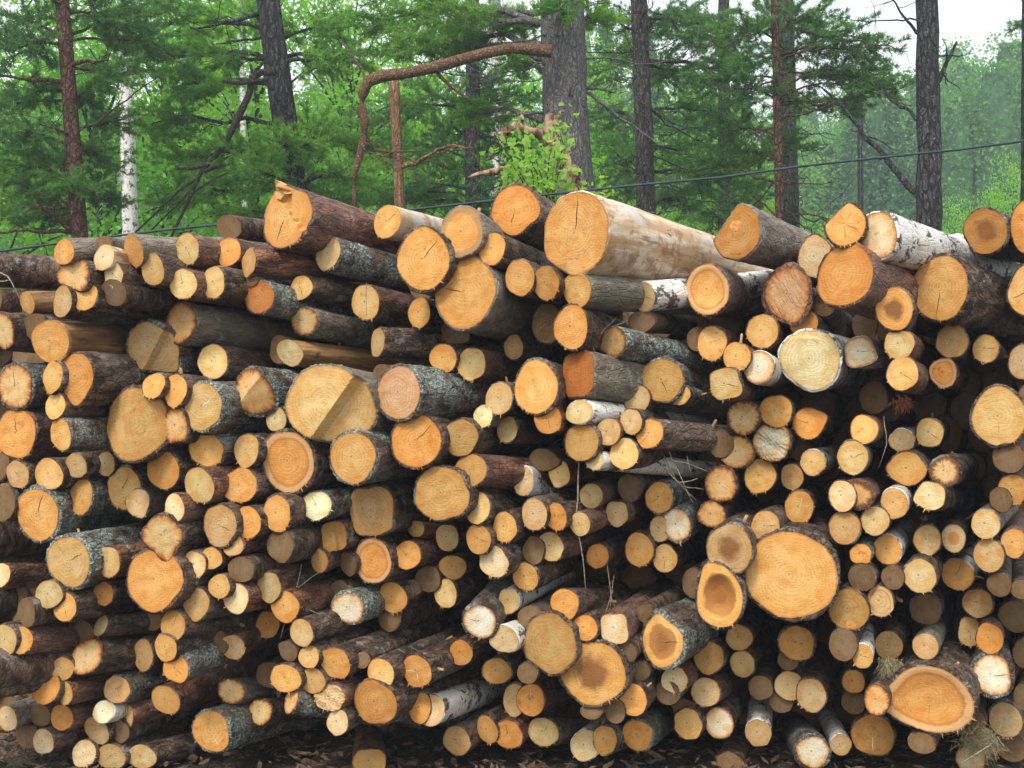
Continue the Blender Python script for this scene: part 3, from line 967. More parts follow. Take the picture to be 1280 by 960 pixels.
for i, L in enumerate(logs):
    lod = 0 if i in single else 1
    M, V, Fc, uv, VB, FB, R, RX, RY, h, out = log_geometry(L, 1000+i, lod)
    L['R'] = R
    if i in single:
        root = bpy.data.objects.new('birch_log' if L['bark'] == 'b' else 'log', None); COL.objects.link(root)
        root.empty_display_size = .05; root.matrix_world = M
        tag(root, L['label'], 'log', GROUP)
        meb = mkmesh('bark', VB, faces=FB)
        bk = link('bark', meb, bark_mat(L['bark']), root)
        mef = mkmesh('cut_face', V, faces=Fc, smooth=not (L['opt'].keys() & {'st', 'wd'} or 'sp' in L['flags'])); add_uv(mef, uv)
        cf = link('cut_face', mef, face_mat(face_kind(L)), root)
        col = PAL[L['face']]
        if 'pale' in L['flags']: col = (.78,.62,.38)
        cf.color = tint(col, rngc)
        rl = np.random.default_rng(7000+i)
        cr = [a[0] for k in ('cr', 'cr2') for a in L['opt'].get(k, [])]
        if not cr and rl.random() < .22 and L['ry'] > 14: cr = [rl.uniform(0, 360)]
        for a in cr:
            ar = math.radians(a); r0, r1 = rl.uniform(-.05, .1), rl.uniform(.75, .93)
            wobx = rl.normal(0, .02, 6)
            pts = [((r0+(r1-r0)*t/5)*math.cos(ar)-wobx[t]*math.sin(ar), (r0+(r1-r0)*t/5)*math.sin(ar)+wobx[t]*math.cos(ar)) for t in range(6)]
            bright = L['x'] in (1091, 521, 999, 714) or rl.random() < .25
            v_, f_ = ribbon(pts, .024 if bright else .015, 0, h, RX, RY)
            link('split' if bright else 'crack', mkmesh('crack', v_, faces=f_), pale_m if bright else crack_m, cf)
        if 'torn' in L['flags']:
            tp = [(-.42,.72,0),(-.22,.62,0),(-.05,.8,0),(.12,.86,-.03),(.02,1.02,-.05),(-.18,1.2,.01),(-.27,1.26,.03),(-.3,1.08,.02),(-.4,.92,0)]
            v_ = [(x*RX, y*RY, .004+z_) for x, y, z_ in tp]+[(x*RX, y*RY, -.035+z_) for x, y, z_ in tp]; n_ = len(tp)
            f_ = [tuple(range(n_)), tuple(range(2*n_-1, n_-1, -1))]+[(k, (k+1) % n_, n_+(k+1) % n_, n_+k) for k in range(n_)]
            me_ = mkmesh('splinter', v_, faces=f_, smooth=False); add_uv(me_, [(.3, .3)]*(2*n_)); sp_ = link('splinter', me_, face_mat('plain'), cf); sp_.color = (.66,.4,.14,1)
        if 'knot' in L['flags']:
            t_ = np.linspace(0, 2*math.pi, 24, endpoint=False); kx, ky = (-.05, .25) if L['x'] < 1000 else (.1, -.75)
            v_ = [(kx*RX, ky*RY, float(h(np.array([kx]), np.array([ky]))[0])+.004)]+[((kx+.26*math.cos(a))*RX, (ky+.2*math.sin(a))*RY, float(h(np.array([kx+.26*math.cos(a)]), np.array([ky+.2*math.sin(a)]))[0])+.0015) for a in t_]
            link('knot', mkmesh('knot', v_, faces=[(0, 1+k, 1+(k+1) % 24) for k in range(24)]), knot_m, cf)
        # snapped branch stubs on the bark
        for _ in range(int(rl.random() < .3)+int(rl.random() < .15)):
            a = rl.uniform(-.3, 2.6); s_ = rl.uniform(.06, .55); T = Tubes()
            p0 = np.array([math.cos(a)*RX*.9, math.sin(a)*RY*.9, -s_]); dd = np.array([math.cos(a), math.sin(a), rl.uniform(-.2, .5)])
            r_ = rl.uniform(.004, .009); T.add([p0, p0+dd*(R*.1+.012), p0+dd*(R*.1+rl.uniform(.02, .05))], [r_*1.5, r_, r_*.85], 8, .06, rl)
            link('branch_stub', T.mesh('branch_stub'), stub_m, root)
    else:
        m3 = np.array(M)
        VBw = VB@m3[:3, :3].T+m3[:3, 3]; Vw = V@m3[:3, :3].T+m3[:3, 3]
        stuffV.append(VBw); stuffF += [tuple(q+sn for q in f) for f in FB]; sn += len(VBw)
        sfV.append(Vw); sfF += [tuple(q+sfn for q in f) for f in Fc]; sfn += len(Vw); sfu += uv
# deep filling logs: more of the pile behind the visible ends
rf = random.Random(77)
def top_y(x):   # outline of the pile top in the photo
    P = [(-200,330),(0,335),(150,330),(300,320),(350,300),(560,320),(700,330),(1000,360),(1280,340),(1500,340)]
    for (a, b_), (c, d_) in zip(P, P[1:]):
        if x <= c: return b_+(d_-b_)*(x-a)/(c-a)
    return 340
for zz in (.62, 1.1):
    yy = 300
    while yy < 905:
        xx = -160+rf.uniform(0, 30)
        while xx < 1420:
            r = rf.uniform(17, 26)
            if yy-r > top_y(xx)+14:
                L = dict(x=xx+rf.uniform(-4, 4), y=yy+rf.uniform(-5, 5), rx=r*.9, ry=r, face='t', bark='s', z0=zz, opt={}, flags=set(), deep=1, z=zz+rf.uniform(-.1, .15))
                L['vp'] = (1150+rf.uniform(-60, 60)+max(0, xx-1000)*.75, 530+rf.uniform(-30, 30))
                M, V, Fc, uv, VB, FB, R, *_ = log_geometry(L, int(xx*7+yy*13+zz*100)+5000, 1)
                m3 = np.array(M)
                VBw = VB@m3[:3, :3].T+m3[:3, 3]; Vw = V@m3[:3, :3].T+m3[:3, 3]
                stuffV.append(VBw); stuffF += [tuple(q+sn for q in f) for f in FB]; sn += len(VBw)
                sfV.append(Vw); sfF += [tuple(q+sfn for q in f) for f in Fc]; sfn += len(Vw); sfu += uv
            xx += r*2.05
        yy += 35
rest = bpy.data.objects.new('inner_logs', None); COL.objects.link(rest)
tag(rest, 'smaller and deeper log ends filling the gaps inside the stacked pile', 'logs', None, 'stuff')
link('bark', mkmesh('inner_bark', np.concatenate(stuffV), faces=stuffF), bark_mat('s'), rest)
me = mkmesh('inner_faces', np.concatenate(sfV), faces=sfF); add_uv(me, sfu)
o = link('cut_face', me, face_mat('plain'), rest); o.color = (.2,.12,.055,1)  # weathered ends, darkened further to paint in the shade of the gaps
for ch in rest.children: ch['kind'] = 'stuff'
# ============================================================ small debris in front of and on the pile
rngd = np.random.default_rng(3)
twig_m = simple('dry_twig', (.16,.11,.07), (.38,.3,.22), 80)
def twig(paths, r, label, name='twig', mat=None, cat='twig', group=None):
    T = Tubes()
    for pts in paths:
        P = [W(x, y, d) for x, y, d in pts]; n = len(P)
        Pd = []
        for a, b_ in zip(P, P[1:]):
            for t in (0, .33, .66): Pd.append(a.lerp(b_, t)+Vector(rngd.normal(0, .0015, 3)))
        Pd.append(P[-1]); T.add(Pd, np.linspace(r, r*.45, len(Pd)), 6)
    o = link(name, T.mesh(name), mat or twig_m); return tag(o, label, cat, group)
twig([[(724,562,4.72),(733,520,4.76),(748,480,4.8)],[(748,480,4.8),(724,575,4.7),(721,650,4.66),(729,700,4.66),(733,742,4.68)]], .0045, 'long thin bent dry twig hanging over the log ends, middle of the pile')
twig([[(826,560,4.8),(845,600,4.72),(870,625,4.7)],[(834,560,4.74),(850,595,4.7),(866,628,4.7)],[(838,575,4.72),(862,580,4.7),(886,590,4.7)],[(848,604,4.7),(872,598,4.7)],[(826,580,4.72),(852,608,4.7),(880,612,4.7)],[(858,570,4.7),(864,592,4.7)]], .003, 'forked tangle of grey dry twigs below the long bright log, centre right', 'twig_tangle')
twig([[(377,705,4.76),(371,735,4.72),(362,760,4.72),(350,800,4.72)],[(371,735,4.72),(398,716,4.72)],[(377,752,4.72),(384,780,4.7),(408,792,4.7)],[(384,762,4.7),(404,768,4.7)]], .0028, 'small forked grey twig hanging left of the upright oval log', 'twig_tangle')
twig([[(770,398,4.76),(752,415,4.74),(735,440,4.7),(722,450,4.7)],[(785,400,4.8),(760,412,4.74),(740,425,4.72)],[(738,425,4.7),(744,445,4.7),(752,468,4.7)]], .0035, 'bundle of pale dry straw-like twigs beside the whitish torn log', 'twig_tangle')
twig([[(1185,575,4.78),(1190,565,4.74),(1200,572,4.74)],[(1105,520,4.8),(1108,555,4.72),(1098,585,4.72)]], .0025, 'short curved twigs near the star-patterned log at right', 'twig')
twig([[(1240,930,4.66),(1200,955,4.6)]], .004, 'pale bare twig near the ground by the large teardrop log')
twig([[(458,352,4.7),(458,395,4.66)],[(462,398,4.66),(466,405,4.66)]], .0025, 'short upright dark twig in front of a peeled tan-faced log, upper left')
twig([[(-6,338,4.8),(10,345,4.74),(24,372,4.72)],[(0,352,4.76),(14,350,4.74)]], .004, 'crooked pale twig resting on the logs at the upper left edge')
twig([[(760,735,4.9),(768,720,4.8),(760,775,4.72)],[(766,738,4.8),(756,768,4.72)],[(758,700,4.85),(764,745,4.75),(770,765,4.72)]], .002, 'thin grey twigs above the smooth round logs in the middle')
# needle tufts
needle_dry = simple('dry_needles', (.16,.12,.06), (.34,.29,.16), 60)
def tuft(cx, cy, d, n, L0, spread, down, label, mat, w=.0016):
    V = []; c = np.array(W(cx, cy, d))
    for _ in range(n):
        p = c+rngd.normal(0, spread, 3)*np.array([1, .4, .6]); dr = np.array([rngd.normal(0, .6), rngd.normal(-.25, .3), rngd.normal(down, .45)]); dr /= np.linalg.norm(dr)
        s_ = np.cross(dr, [.2, 1, .1]); s_ /= np.linalg.norm(s_); l = L0*rngd.uniform(.6, 1.1)
        V += [p-s_*w, p+s_*w, p+dr*l]
    V = np.array(V); o = link('needle_tuft', mkmesh('needle_tuft', V, tris=np.arange(len(V))), mat); tag(o, label, 'needles')
tuft(1114, 828, 4.74, 220, .09, .018, -.9, 'drooping tuft of dry pine needles above the teardrop log', needle_dry)
tuft(1225, 925, 4.72, 500, .08, .04, -.3, 'heap of dead brown pine needles on a log at the bottom right', needle_dry)
tuft(1128, 500, 4.74, 60, .06, .02, -1, 'reddish shreds of bark hanging below a bright log end, right side', simple('shredded_bark', (.12,.035,.02), (.22,.08,.045), 60), .003)
# chips lying on the pile's foot
V = []; 
for _ in range(6500):
    x = rngd.uniform(-3.4, 3.4); y = rngd.uniform(4.1, 6.6); z = .012; a = rngd.uniform(0, 6.28); l = rngd.uniform(.01, .05); w = l*rngd.uniform(.2, .5)
    u = np.array([math.cos(a), math.sin(a), rngd.normal(0, .25)]); v = np.array([-math.sin(a), math.cos(a), rngd.normal(0, .25)]); c = np.array([x, y, z+rngd.uniform(0, .02)])
    V += [c-u*l-v*w*.4, c+u*l*.2-v*w, c+u*l, c-u*l*.3+v*w]
o = link('bark_litter', mkmesh('bark_litter', np.array(V), quads=np.arange(len(V))), simple('litter', (.05,.035,.025), (.2,.13,.08), 30)); tag(o, 'bark scraps and chips scattered on the ground at the foot of the pile', 'litter', None, 'stuff')

# ============================================================ ground
def ground():
    xs = np.concatenate([np.linspace(-190, -12, 24), np.linspace(-10, 10, 60), np.linspace(12, 190, 24)])
    ys = np.concatenate([np.linspace(-60, -4, 10), np.linspace(-3, 14, 50), np.linspace(16, 120, 30), np.linspace(130, 200, 8)])
    X, Y = np.meshgrid(xs, ys)
    hill = 16/(1+np.exp(-(Y-95)/22))*(1+.3*np.sin(X/60))
    Z = hill*(Y > 20)*np.clip((Y-20)/40, 0, 1)+.012*np.sin(X*3.1+Y*1.7)+.01*np.sin(X*7.3-Y*5)
    Z = Z-.015
    V = np.stack([X, Y, Z], -1).reshape(-1, 3); nx = len(xs); Q = []
    for j in range(len(ys)-1):
        for i in range(nx-1): Q.append((j*nx+i, j*nx+i+1, (j+1)*nx+i+1, (j+1)*nx+i))
    m, nt = newmat('forest_floor'); b = NB(nt); tc = b.n('ShaderNodeTexCoord'); p = tc.outputs['Object']
    n1 = b.noise(p, .5, 4); n2 = b.noise(p, 9, 5, .65); n3 = b.noise(p, 60, 3)
    c = b.mix(b.ramp(n2, .35, .65), (.014,.01,.008), (.05,.035,.025))
    c = b.mix(b.math('MULTIPLY', b.ramp(n3, .5, .7), .6), c, (.15,.12,.09))
    c = b.mix(b.math('MULTIPLY', b.ramp(n1, .55, .7), .3), c, (.05,.085,.025))
    b.finish(c, .95, b.math('ADD', n2, b.math('MULTIPLY', n3, .4)), .8, .05)
    tag(link('ground', mkmesh('ground', V, quads=np.array(Q)), m), None, None, None, 'structure')
ground()
def gz(x, y):
    if y <= 20: return 0
    return 16/(1+math.exp(-(y-95)/22))*(1+.3*math.sin(x/60))*min(1, (y-20)/40)

# ============================================================ foliage helpers
def needles(P, D, m, l, w, rng, spread=.9):
    """m flat needle bundles around each twig point P pointing roughly along D"""
    n = len(P)
    dr = D[:, None, :]+spread*rng.standard_normal((n, m, 3)); dr /= np.linalg.norm(dr, axis=2)[:, :, None]
    s_ = np.cross(dr, rng.standard_normal((n, m, 3))); s_ /= np.linalg.norm(s_, axis=2)[:, :, None]+1e-6
    l_ = l*rng.uniform(.6, 1.15, (n, m, 1)); p = P[:, None, :]+rng.normal(0, l*.12, (n, m, 3))
    V = np.stack([p-s_*w, p+s_*w, p+dr*l_], 2).reshape(-1, 3)
    return V
def leaves(P, size, rng, droop=.3):
    n = len(P)
    a = rng.standard_normal((n, 3)); a[:, 2] -= droop; a /= np.linalg.norm(a, axis=1)[:, None]
    s_ = np.cross(a, rng.standard_normal((n, 3))); s_ /= np.linalg.norm(s_, axis=1)[:, None]+1e-6
    l = (size*rng.uniform(.6, 1.25, n))[:, None]
    V = np.stack([P-a*l*.5, P+s_*l*.36-a*l*.08, P+a*l*.55, P-s_*l*.36-a*l*.08], 1).reshape(-1, 3)
    return V
GREEN_PINE = leafmat('pine_needles', (.03,.12,.04), (.09,.23,.05), (.2,.34,.06), .38)
GREEN_PINE2 = leafmat('pine_needles_bright', (.06,.2,.035), (.15,.34,.05), (.26,.4,.06), .4)
GREEN_LEAF = leafmat('birch_leaves', (.14,.36,.03), (.26,.5,.055), (.38,.6,.09), .55)
GREEN_LEAF2 = leafmat('alder_leaves', (.09,.27,.03), (.17,.4,.05), (.28,.52,.08), .5)
GREEN_SAP = leafmat('sapling_leaves', (.16,.36,.04), (.24,.45,.06), (.35,.5,.1), .5, 8)
def trunkmat(name, c1, c2, c3, sc=16, vs=.22):
    m, nt = newmat(name); b = NB(nt); tc = b.n('ShaderNodeTexCoord'); oi, rv = b.rndvec()
    q = b.vadd(tc.outputs['Object'], rv); wob = b.n('ShaderNodeVectorMath', operation='SCALE'); b.link(b.noise(q, 9, 3, .6, 0, True), wob.inputs[0]); wob.inputs['Scale'].default_value = .09
    p = b.map(b.vadd(q, wob.outputs[0]), (1,1,vs))
    ed = b.ramp(b.voro(p, sc, 'DISTANCE_TO_EDGE'), .0, .2); ed2 = b.ramp(b.voro(p, sc*2.6, 'DISTANCE_TO_EDGE'), .0, .2)
    n = b.noise(q, 30, 4, .7); big = b.noise(q, 2.2, 3)
    c = b.mix(b.ramp(n, .3, .7), c2, c3)
    c = b.mix(b.math('MULTIPLY', b.ramp(big, .45, .6), .5), c, b.mix(1.0, c, (.6,.68,.5), 'MULTIPLY'))
    k = b.math('MULTIPLY', ed, b.math('MULTIPLY_ADD', ed2, .6, .4)); c = b.mix(k, c1, c)
    b.finish(c, .9, b.math('ADD', k, b.math('MULTIPLY', n, .4)), .9, .03); return m
T_GREY = trunkmat('trunk_grey', (.085,.078,.078), (.16,.15,.15), (.28,.265,.26), 22)
T_DARK = trunkmat('trunk_dark', (.012,.011,.011), (.05,.048,.048), (.15,.14,.14), 20)
T_RED = trunkmat('trunk_red', (.04,.02,.015), (.13,.06,.04), (.28,.14,.085), 20, .35)
T_ORANGE = trunkmat('trunk_orange', (.17,.085,.045), (.34,.18,.09), (.52,.33,.19), 22, .12)
T_TWIG = simple('twig_grey', (.1,.085,.07), (.2,.18,.15), 30)

def tree_root(name, x, y, label, cat='tree', group=None):
    o = bpy.data.objects.new(name, None); COL.objects.link(o); o.location = (x, y, gz(x, y)); return tag(o, label, cat, group)
def sub(V, root): return np.asarray(V)-np.array(root.location)

def pine(name, label, d, trunk_px, wpx, tmat, blobs, seed, nmat=GREEN_PINE, limbs=(), twigs=0, dens=1.0, topy=-260, extra=None, group=None):
    """trunk_px: list of (x, y) of the trunk axis in the photo; blobs: (x, y, r, dd) foliage masses"""
    rng = np.random.default_rng(seed)
    (x0, y0), (x1, y1) = trunk_px
    def tx(py): return x0+(x1-x0)*(py-y0)/(y1-y0)
    yb = 480+CAMZ/d*F
    base = W(tx(yb) if abs(x1-x0) < 30 else x1, yb, d)
    root = tree_root(name, base.x, d, label, group=group)
    T = Tubes(); ys = np.linspace(yb, topy, 26); r = wpx/2/F*d
    T.add([np.array(W(tx(y_)+rng.normal(0, wpx*.02), y_, d)) for y_ in ys], [r*(1+.35*(max(0, y_-300)/600))*(1-.35*max(0, (300-y_))/700) for y_ in ys], 20, .03, rng)
    NV = []
    for (bx, by, br, dd) in blobs:
        c = np.array(W(bx, by, d+dd)); rr = br/F*d
        sy = by+rng.uniform(-10, 25) if by > 20 else by+rng.uniform(0, 30)
        st = np.array(W(tx(sy), sy, d))
        lim = curve(st, c, 8, .06, rng, -.04); T.add(lim, np.linspace(r*.16+.006, .008, 8), 7)
        nt_ = int(20*dens*(br/45)**1.3)+6
        for _ in range(nt_):
            q = rng.standard_normal(3); q /= np.linalg.norm(q); q *= rng.uniform(.3, 1)**.6
            e = c+q*np.array([rr*1.2, rr*1.1, rr*.72])
            s0 = lim[rng.integers(3, 8)]; n = max(4, int(np.linalg.norm(e-s0)/.045))
            P = curve(s0, e, n, .1, rng, .03)
            T.add(P[::2] if n > 5 else P, np.linspace(.0042, .0015, len(P[::2] if n > 5 else P)), 3, cap=False)
            D = np.gradient(P, axis=0); D /= np.linalg.norm(D, axis=1)[:, None]+1e-9
            k = n//3
            NV.append(needles(P[k:], D[k:]*.7+np.array([0,0,.25]), 16, .078, .005, rng, .9))
            NV.append(needles(P[-3:], D[-3:]*1.2, 10, .08, .0045, rng, .7))
    for lm in limbs:     # bare limbs: (x1,y1,x2,y2,width px[, dd])
        a = np.array(W(lm[0], lm[1], d)); b_ = np.array(W(lm[2], lm[3], d+(lm[5] if len(lm) > 5 else -.3)))
        w = lm[4]/2/F*d; T.add(curve(a, b_, 12, .05, rng), np.linspace(w, w*.35, 12), 8)
        for _ in range(5):
            q = curve(a, b_, 12, 0, rng)[rng.integers(4, 12)]; e = q+rng.normal(0, .25, 3); T.add(curve(q, e, 6, .12, rng), np.linspace(w*.3, w*.1, 6), 4)
    for _ in range(twigs):  # dead dry twigs round the trunk
        py = rng.uniform(0, 290); st = np.array(W(tx(py), py, d)); a = rng.uniform(0, 6.28); l = rng.uniform(.4, 1.5)
        e = st+np.array([math.cos(a)*l, math.sin(a)*l*.6-.2, rng.uniform(-.5, .25)*l]); P = curve(st, e, 9, .1, rng, .05)
        T.add(P, np.linspace(.012, .004, 9), 5)
        for _k in range(5):
            q = P[rng.integers(2, 9)]; T.add(curve(q, q+rng.normal(0, .22, 3), 5, .12, rng), np.linspace(.005, .002, 5), 4)
    me = mkmesh('trunk', sub(np.concatenate(T.V), root), faces=T.Q); link('trunk', me, tmat, root)
    if NV:
        V = sub(np.concatenate(NV), root); n = len(V)//3
        t = np.clip(rng.normal(.25, .3, n//10+1).repeat(10)[:n], 0, 1)
        link('crown', mkmesh('crown', V, tris=np.arange(len(V)), tint=t), nmat, root)
    if extra: extra(root)
    return root

# ============================================================ the named trees
pine('pine_tree', 'slender pine with reddish trunk at the far left of the photo', 11.5, [(78, 0), (100, 300)], 20, T_RED,
     [(20,20,60,.3),(20,60,55,-.2),(120,15,70,.2),(175,50,50,.5),(150,95,50,.2),(45,115,42,.2),(110,120,35,.6),(25,165,55,-.1),(60,195,50,.3),(15,215,55,.2),(120,190,50,.5),(40,245,50,.4),(90,230,42,-.2),(130,235,45,.6),(60,270,40,.6),(5,265,35,0),(190,20,50,.8),(150,150,40,1.),(0,130,45,.5)], 1,
     limbs=((88,105,-10,95,7),(96,292,-10,290,6),(96,292,50,260,6),(90,80,135,75,7),(92,172,50,155,4),(90,170,200,95,3),(80,10,40,-20,8)))
def hanging_limb(root):
    rng = np.random.default_rng(18); d = 12.1; T = Tubes()
    for px in ([(345,92,9),(328,88,9),(316,97,9),(309,118,9),(298,145,9),(285,170,8),(268,195,7),(252,215,6),(240,240,5),(226,270,4),(214,296,3)],
               [(262,205,5),(240,212,4),(222,212,3)], [(256,215,5),(275,207,5),(290,205,3)], [(248,222,4),(225,240,3),(200,262,3),(168,292,2)], [(243,232,3),(215,262,2),(185,290,2)], [(335,100,5),(300,104,6),(278,100,4)], [(240,240,3),(262,225,2),(285,214,2)]):
        P = []; Wd = []
        for (x, y, w) in px: P.append(np.array(W(x+rng.normal(0, 1), y+rng.normal(0, 1), d+rng.normal(0, .03)))); Wd.append(w/2/F*d)
        T.add(P, Wd, 8, .08, rng)
    link('dead_branch', mkmesh('dead_branch', sub(np.concatenate(T.V), root), faces=T.Q), trunkmat('dead_limb_wood', (.02,.015,.012), (.07,.045,.035), (.16,.12,.1), 30, .8), root)
pine('pine_tree', 'thick dark-trunked pine in the upper left with branches forking out', 12.5, [(335, 0), (358, 170)], 34, T_DARK,
     [(230,25,60,.3),(180,70,45,.2),(300,20,50,.6),(270,70,50,.1),(245,105,42,-.2),(400,30,55,.4),(440,70,50,.3),(410,75,40,-.2),(215,110,45,.5),(290,185,45,.3),(350,180,45,-.4),(400,170,60,.1),(330,215,60,-.3),(390,225,60,.2),(270,225,60,.3),(440,215,50,0),(230,200,50,.5),(210,245,45,.8),(300,260,45,.4),(420,250,45,.6),(480,180,45,.9),(190,155,42,.6)], 2, nmat=GREEN_PINE2,
     limbs=((335,15,238,35,7),(330,45,270,55,4),(240,88,205,62,5)), extra=hanging_limb)
def dead_branch(root):
    rng = np.random.default_rng(8); d = 10.6; T = Tubes()
    px = [(690,64,16),(668,62,15),(640,60,14),(608,66,14),(575,75,14),(545,84,13),(510,91,14),(478,95,15),(460,102,15),(453,118,13),(452,135,12),(456,155,12),(455,175,11),(450,195,9),(444,215,7),(442,240,6),(443,262,5)]
    T.add([np.array(W(x, y, d+.02*math.sin(i))) for i, (x, y, w) in enumerate(px)], [w/2/F*d for *_, w in px], 14, .05, rng)
    for a, b_, w in (((458,100),(425,50),4),((540,84),(590,130),6),((455,165),(468,188),4),((468,188),(520,190),4),((448,200),(440,225),4)):
        T.add(curve(np.array(W(*a, d)), np.array(W(*b_, d+.1)), 8, .07, rng), np.linspace(w/2/F*d, w/4/F*d, 8), 7)
    link('dead_branch', mkmesh('dead_branch', sub(np.concatenate(T.V), root), faces=T.Q), trunkmat('dead_branch_wood', (.14,.07,.04), (.27,.145,.07), (.5,.32,.18), 34, .8), root)
pine('pine_tree', 'biggest grey pine trunk in the middle with a bent bare orange branch', 11, [(701, 0), (713, 245)], 62, T_GREY,
     [(560,25,60,.4),(610,25,50,.6),(650,30,40,.8),(520,60,45,.8),(755,15,35,.5),(560,55,45,1.2),(640,75,35,1.4),(700,10,28,-.5),(480,25,60,1.0),(580,140,35,1.6)], 3, nmat=GREEN_PINE2, twigs=10,
     limbs=((720,108,820,180,5),(735,110,770,115,4),(690,140,600,150,4)), extra=dead_branch)
pine('pine_snag', 'thin orange-brown dead trunk standing under the bent bare branch', 11.6, [(490, 60), (500, 255)], 14, T_ORANGE, [], 4, topy=93,
     limbs=((497,212,560,182,7),(560,182,590,184,5),(495,190,470,195,4)))
pine('pine_tree', 'grey-brown pine trunk just right of the biggest trunk', 14, [(799, 0), (808, 262)], 24, trunkmat('trunk_mid', (.02,.018,.016), (.08,.07,.06), (.19,.165,.145), 26, .2),
     [(880,30,55,.2),(850,90,45,.5),(890,140,50,.4),(770,60,35,.8),(860,190,50,.6),(900,220,50,.6),(840,25,40,.9),(770,200,35,1.2),(760,140,30,1.3),(850,250,40,1.0),(905,85,42,.3)], 5, twigs=26)
pine('pine_tree', 'reddish-brown slim pine trunk standing in front of a grey one at right', 13, [(968, 0), (975, 275)], 11, T_RED,
     [(930,30,45,0),(1000,20,50,.2),(900,100,50,.3),(940,110,45,.1),(1010,60,45,.3),(1060,45,45,.1),(1100,60,38,0),(1040,95,45,.3),(1090,95,35,.2),(1120,110,25,.1),(905,160,45,.6),(940,190,45,.7),(890,205,45,.9),(930,245,45,.9),(1000,130,40,.4),(1060,130,30,.3),(985,175,35,.9)], 6, twigs=8,
     limbs=((975,150,1100,118,3),(1000,40,1135,65,3)))
pine('pine_tree', 'grey pine trunk directly behind the slim reddish one at right', 15, [(982, 0), (988, 278)], 22, trunkmat('trunk_moss', (.025,.025,.02), (.08,.085,.065), (.18,.175,.145), 26, .2),
     [(890,40,45,.4),(1020,35,40,.4),(930,70,45,.6),(960,20,40,.8)], 7, twigs=12)
pine('pine_tree', 'dark bare pine trunk at the right with a broken branch stub', 12, [(1159, 0), (1161, 282)], 31, T_DARK, [], 9,
     limbs=((1168,115,1196,52,8,.0),(1150,245,1030,112,9,.6),(1146,42,1108,-8,4),(1146,25,1050,22,2.5),(1146,150,1095,105,5,.8)))
pine('pine_tree', 'narrow dark trunk cut by the right frame edge', 13, [(1285, 0), (1284, 280)], 16, T_DARK, [(1330,10,60,.2),(1330,90,50,.2)], 10)
# dark pine boughs between the trunks, farther back
pine('pine_tree', 'dense dark pine between the thin dead trunk and biggest trunk', 16, [(590, 0), (592, 300)], 20, T_DARK,
     [(540,120,60,0),(600,100,60,.4),(640,120,50,.4),(530,180,55,.3),(580,210,60,.3),(630,230,50,-.2),(510,230,50,.1),(560,160,55,.8),(470,140,50,.6),(650,180,50,.5),(620,170,55,.9),(460,240,50,.5),(540,250,45,.6),(600,260,50,.2)], 12, twigs=18)
pine('pine_tree', 'dark pine filling the gap behind the two right-hand grey trunks', 19, [(905, 0), (905, 300)], 16, T_DARK,
     [(850,150,55,0),(910,120,60,.4),(780,150,55,.4),(760,230,55,.3),(830,230,60,.3),(890,260,50,-.2),(950,160,50,.1),(800,90,55,.8),(750,90,45,.6),(940,230,45,.5),(790,30,50,.9),(850,40,60,.5),(920,60,60,.6),(750,180,50,.2)], 13)

# ---- birches with white trunks
def birch(name, label, d, pts, w, seed, fork=None):
    rng = np.random.default_rng(seed); b0 = W(pts[-1][0], 480+CAMZ/d*F, d)
    root = tree_root(name, b0.x, d, label); T = Tubes()
    P = [np.array(W(x, y, d)) for x, y in pts]+[np.array(b0)]
    r = w/2/F*d; T.add(P, np.linspace(r*.8, r*1.3, len(P)), 14, .03, rng)
    if fork: T.add(curve(np.array(W(*fork[0], d)), np.array(W(*fork[1], d-.2)), 8, .05, rng), np.linspace(r*.6, r*.3, 8), 8)
    link('trunk', mkmesh('trunk', sub(np.concatenate(T.V), root), faces=T.Q), bark_mat('b'), root)
    top = np.array(W(pts[0][0], pts[0][1], d)); C = top+rng.normal(0, 1, (60, 3))*np.array([.9, .9, .9])+np.array([0, .3, .6])
    LP = (C[:, None, :]+rng.normal(0, .22, (60, 90, 3))).reshape(-1, 3)
    link('crown', mkmesh('crown', sub(leaves(LP, .055, rng), root), quads=np.arange(len(LP)*4), tint=np.clip(rng.normal(.3, .3, len(LP)), 0, 1)), GREEN_LEAF, root)
birch('birch_tree', 'white birch trunk with black marks between the two left pines', 15, [(155,-60),(157,90),(160,180),(163,285)], 17, 21, ((160,235),(138,205)))
birch('birch_tree', 'pale birch trunk glimpsed left of the biggest pine', 20, [(618,-50),(620,120),(622,280)], 17, 22)
birch('birch_tree', 'very thin pale birch behind the forking dark pine branch', 18, [(300,-40),(303,120),(306,280)], 7, 23)

# ---- leafy trees behind
def leafy_proto(seed, H, R, nleaf, size, mat):
    rng = np.random.default_rng(seed)
    T = Tubes(); T.add(curve((0, 0, -.1), (rng.normal(0, .2), 0, H*.95), 12, .02, rng), np.linspace(.09, .02, 12), 8)
    C = []
    for k in range(46):
        z = H*rng.uniform(.12, 1.0); a = rng.uniform(0, 6.28); rr = R*math.sqrt(max(.05, 1-((z/H-.45)/.62)**2))*rng.uniform(.35, 1)
        c = np.array([math.cos(a)*rr, math.sin(a)*rr, z]); C.append(c)
        T.add(curve((0, 0, z*.8), c, 6, .06, rng), np.linspace(.03, .006, 6), 5)
    C = np.array(C); idx = rng.integers(0, len(C), nleaf); sg = np.array([.42, .42, .26])*R/1.8
    P = C[idx]+rng.normal(0, 1, (nleaf, 3))*sg*rng.uniform(.5, 1.2, (len(C),))[idx][:, None]
    tr = T.mesh('trunk'); tr.materials.append(T_DARK)
    cr = mkmesh('crown', leaves(P, size, rng), quads=np.arange(nleaf*4), tint=np.clip(rng.normal(.3, .35, nleaf), 0, 1)); cr.materials.append(mat)
    return tr, cr
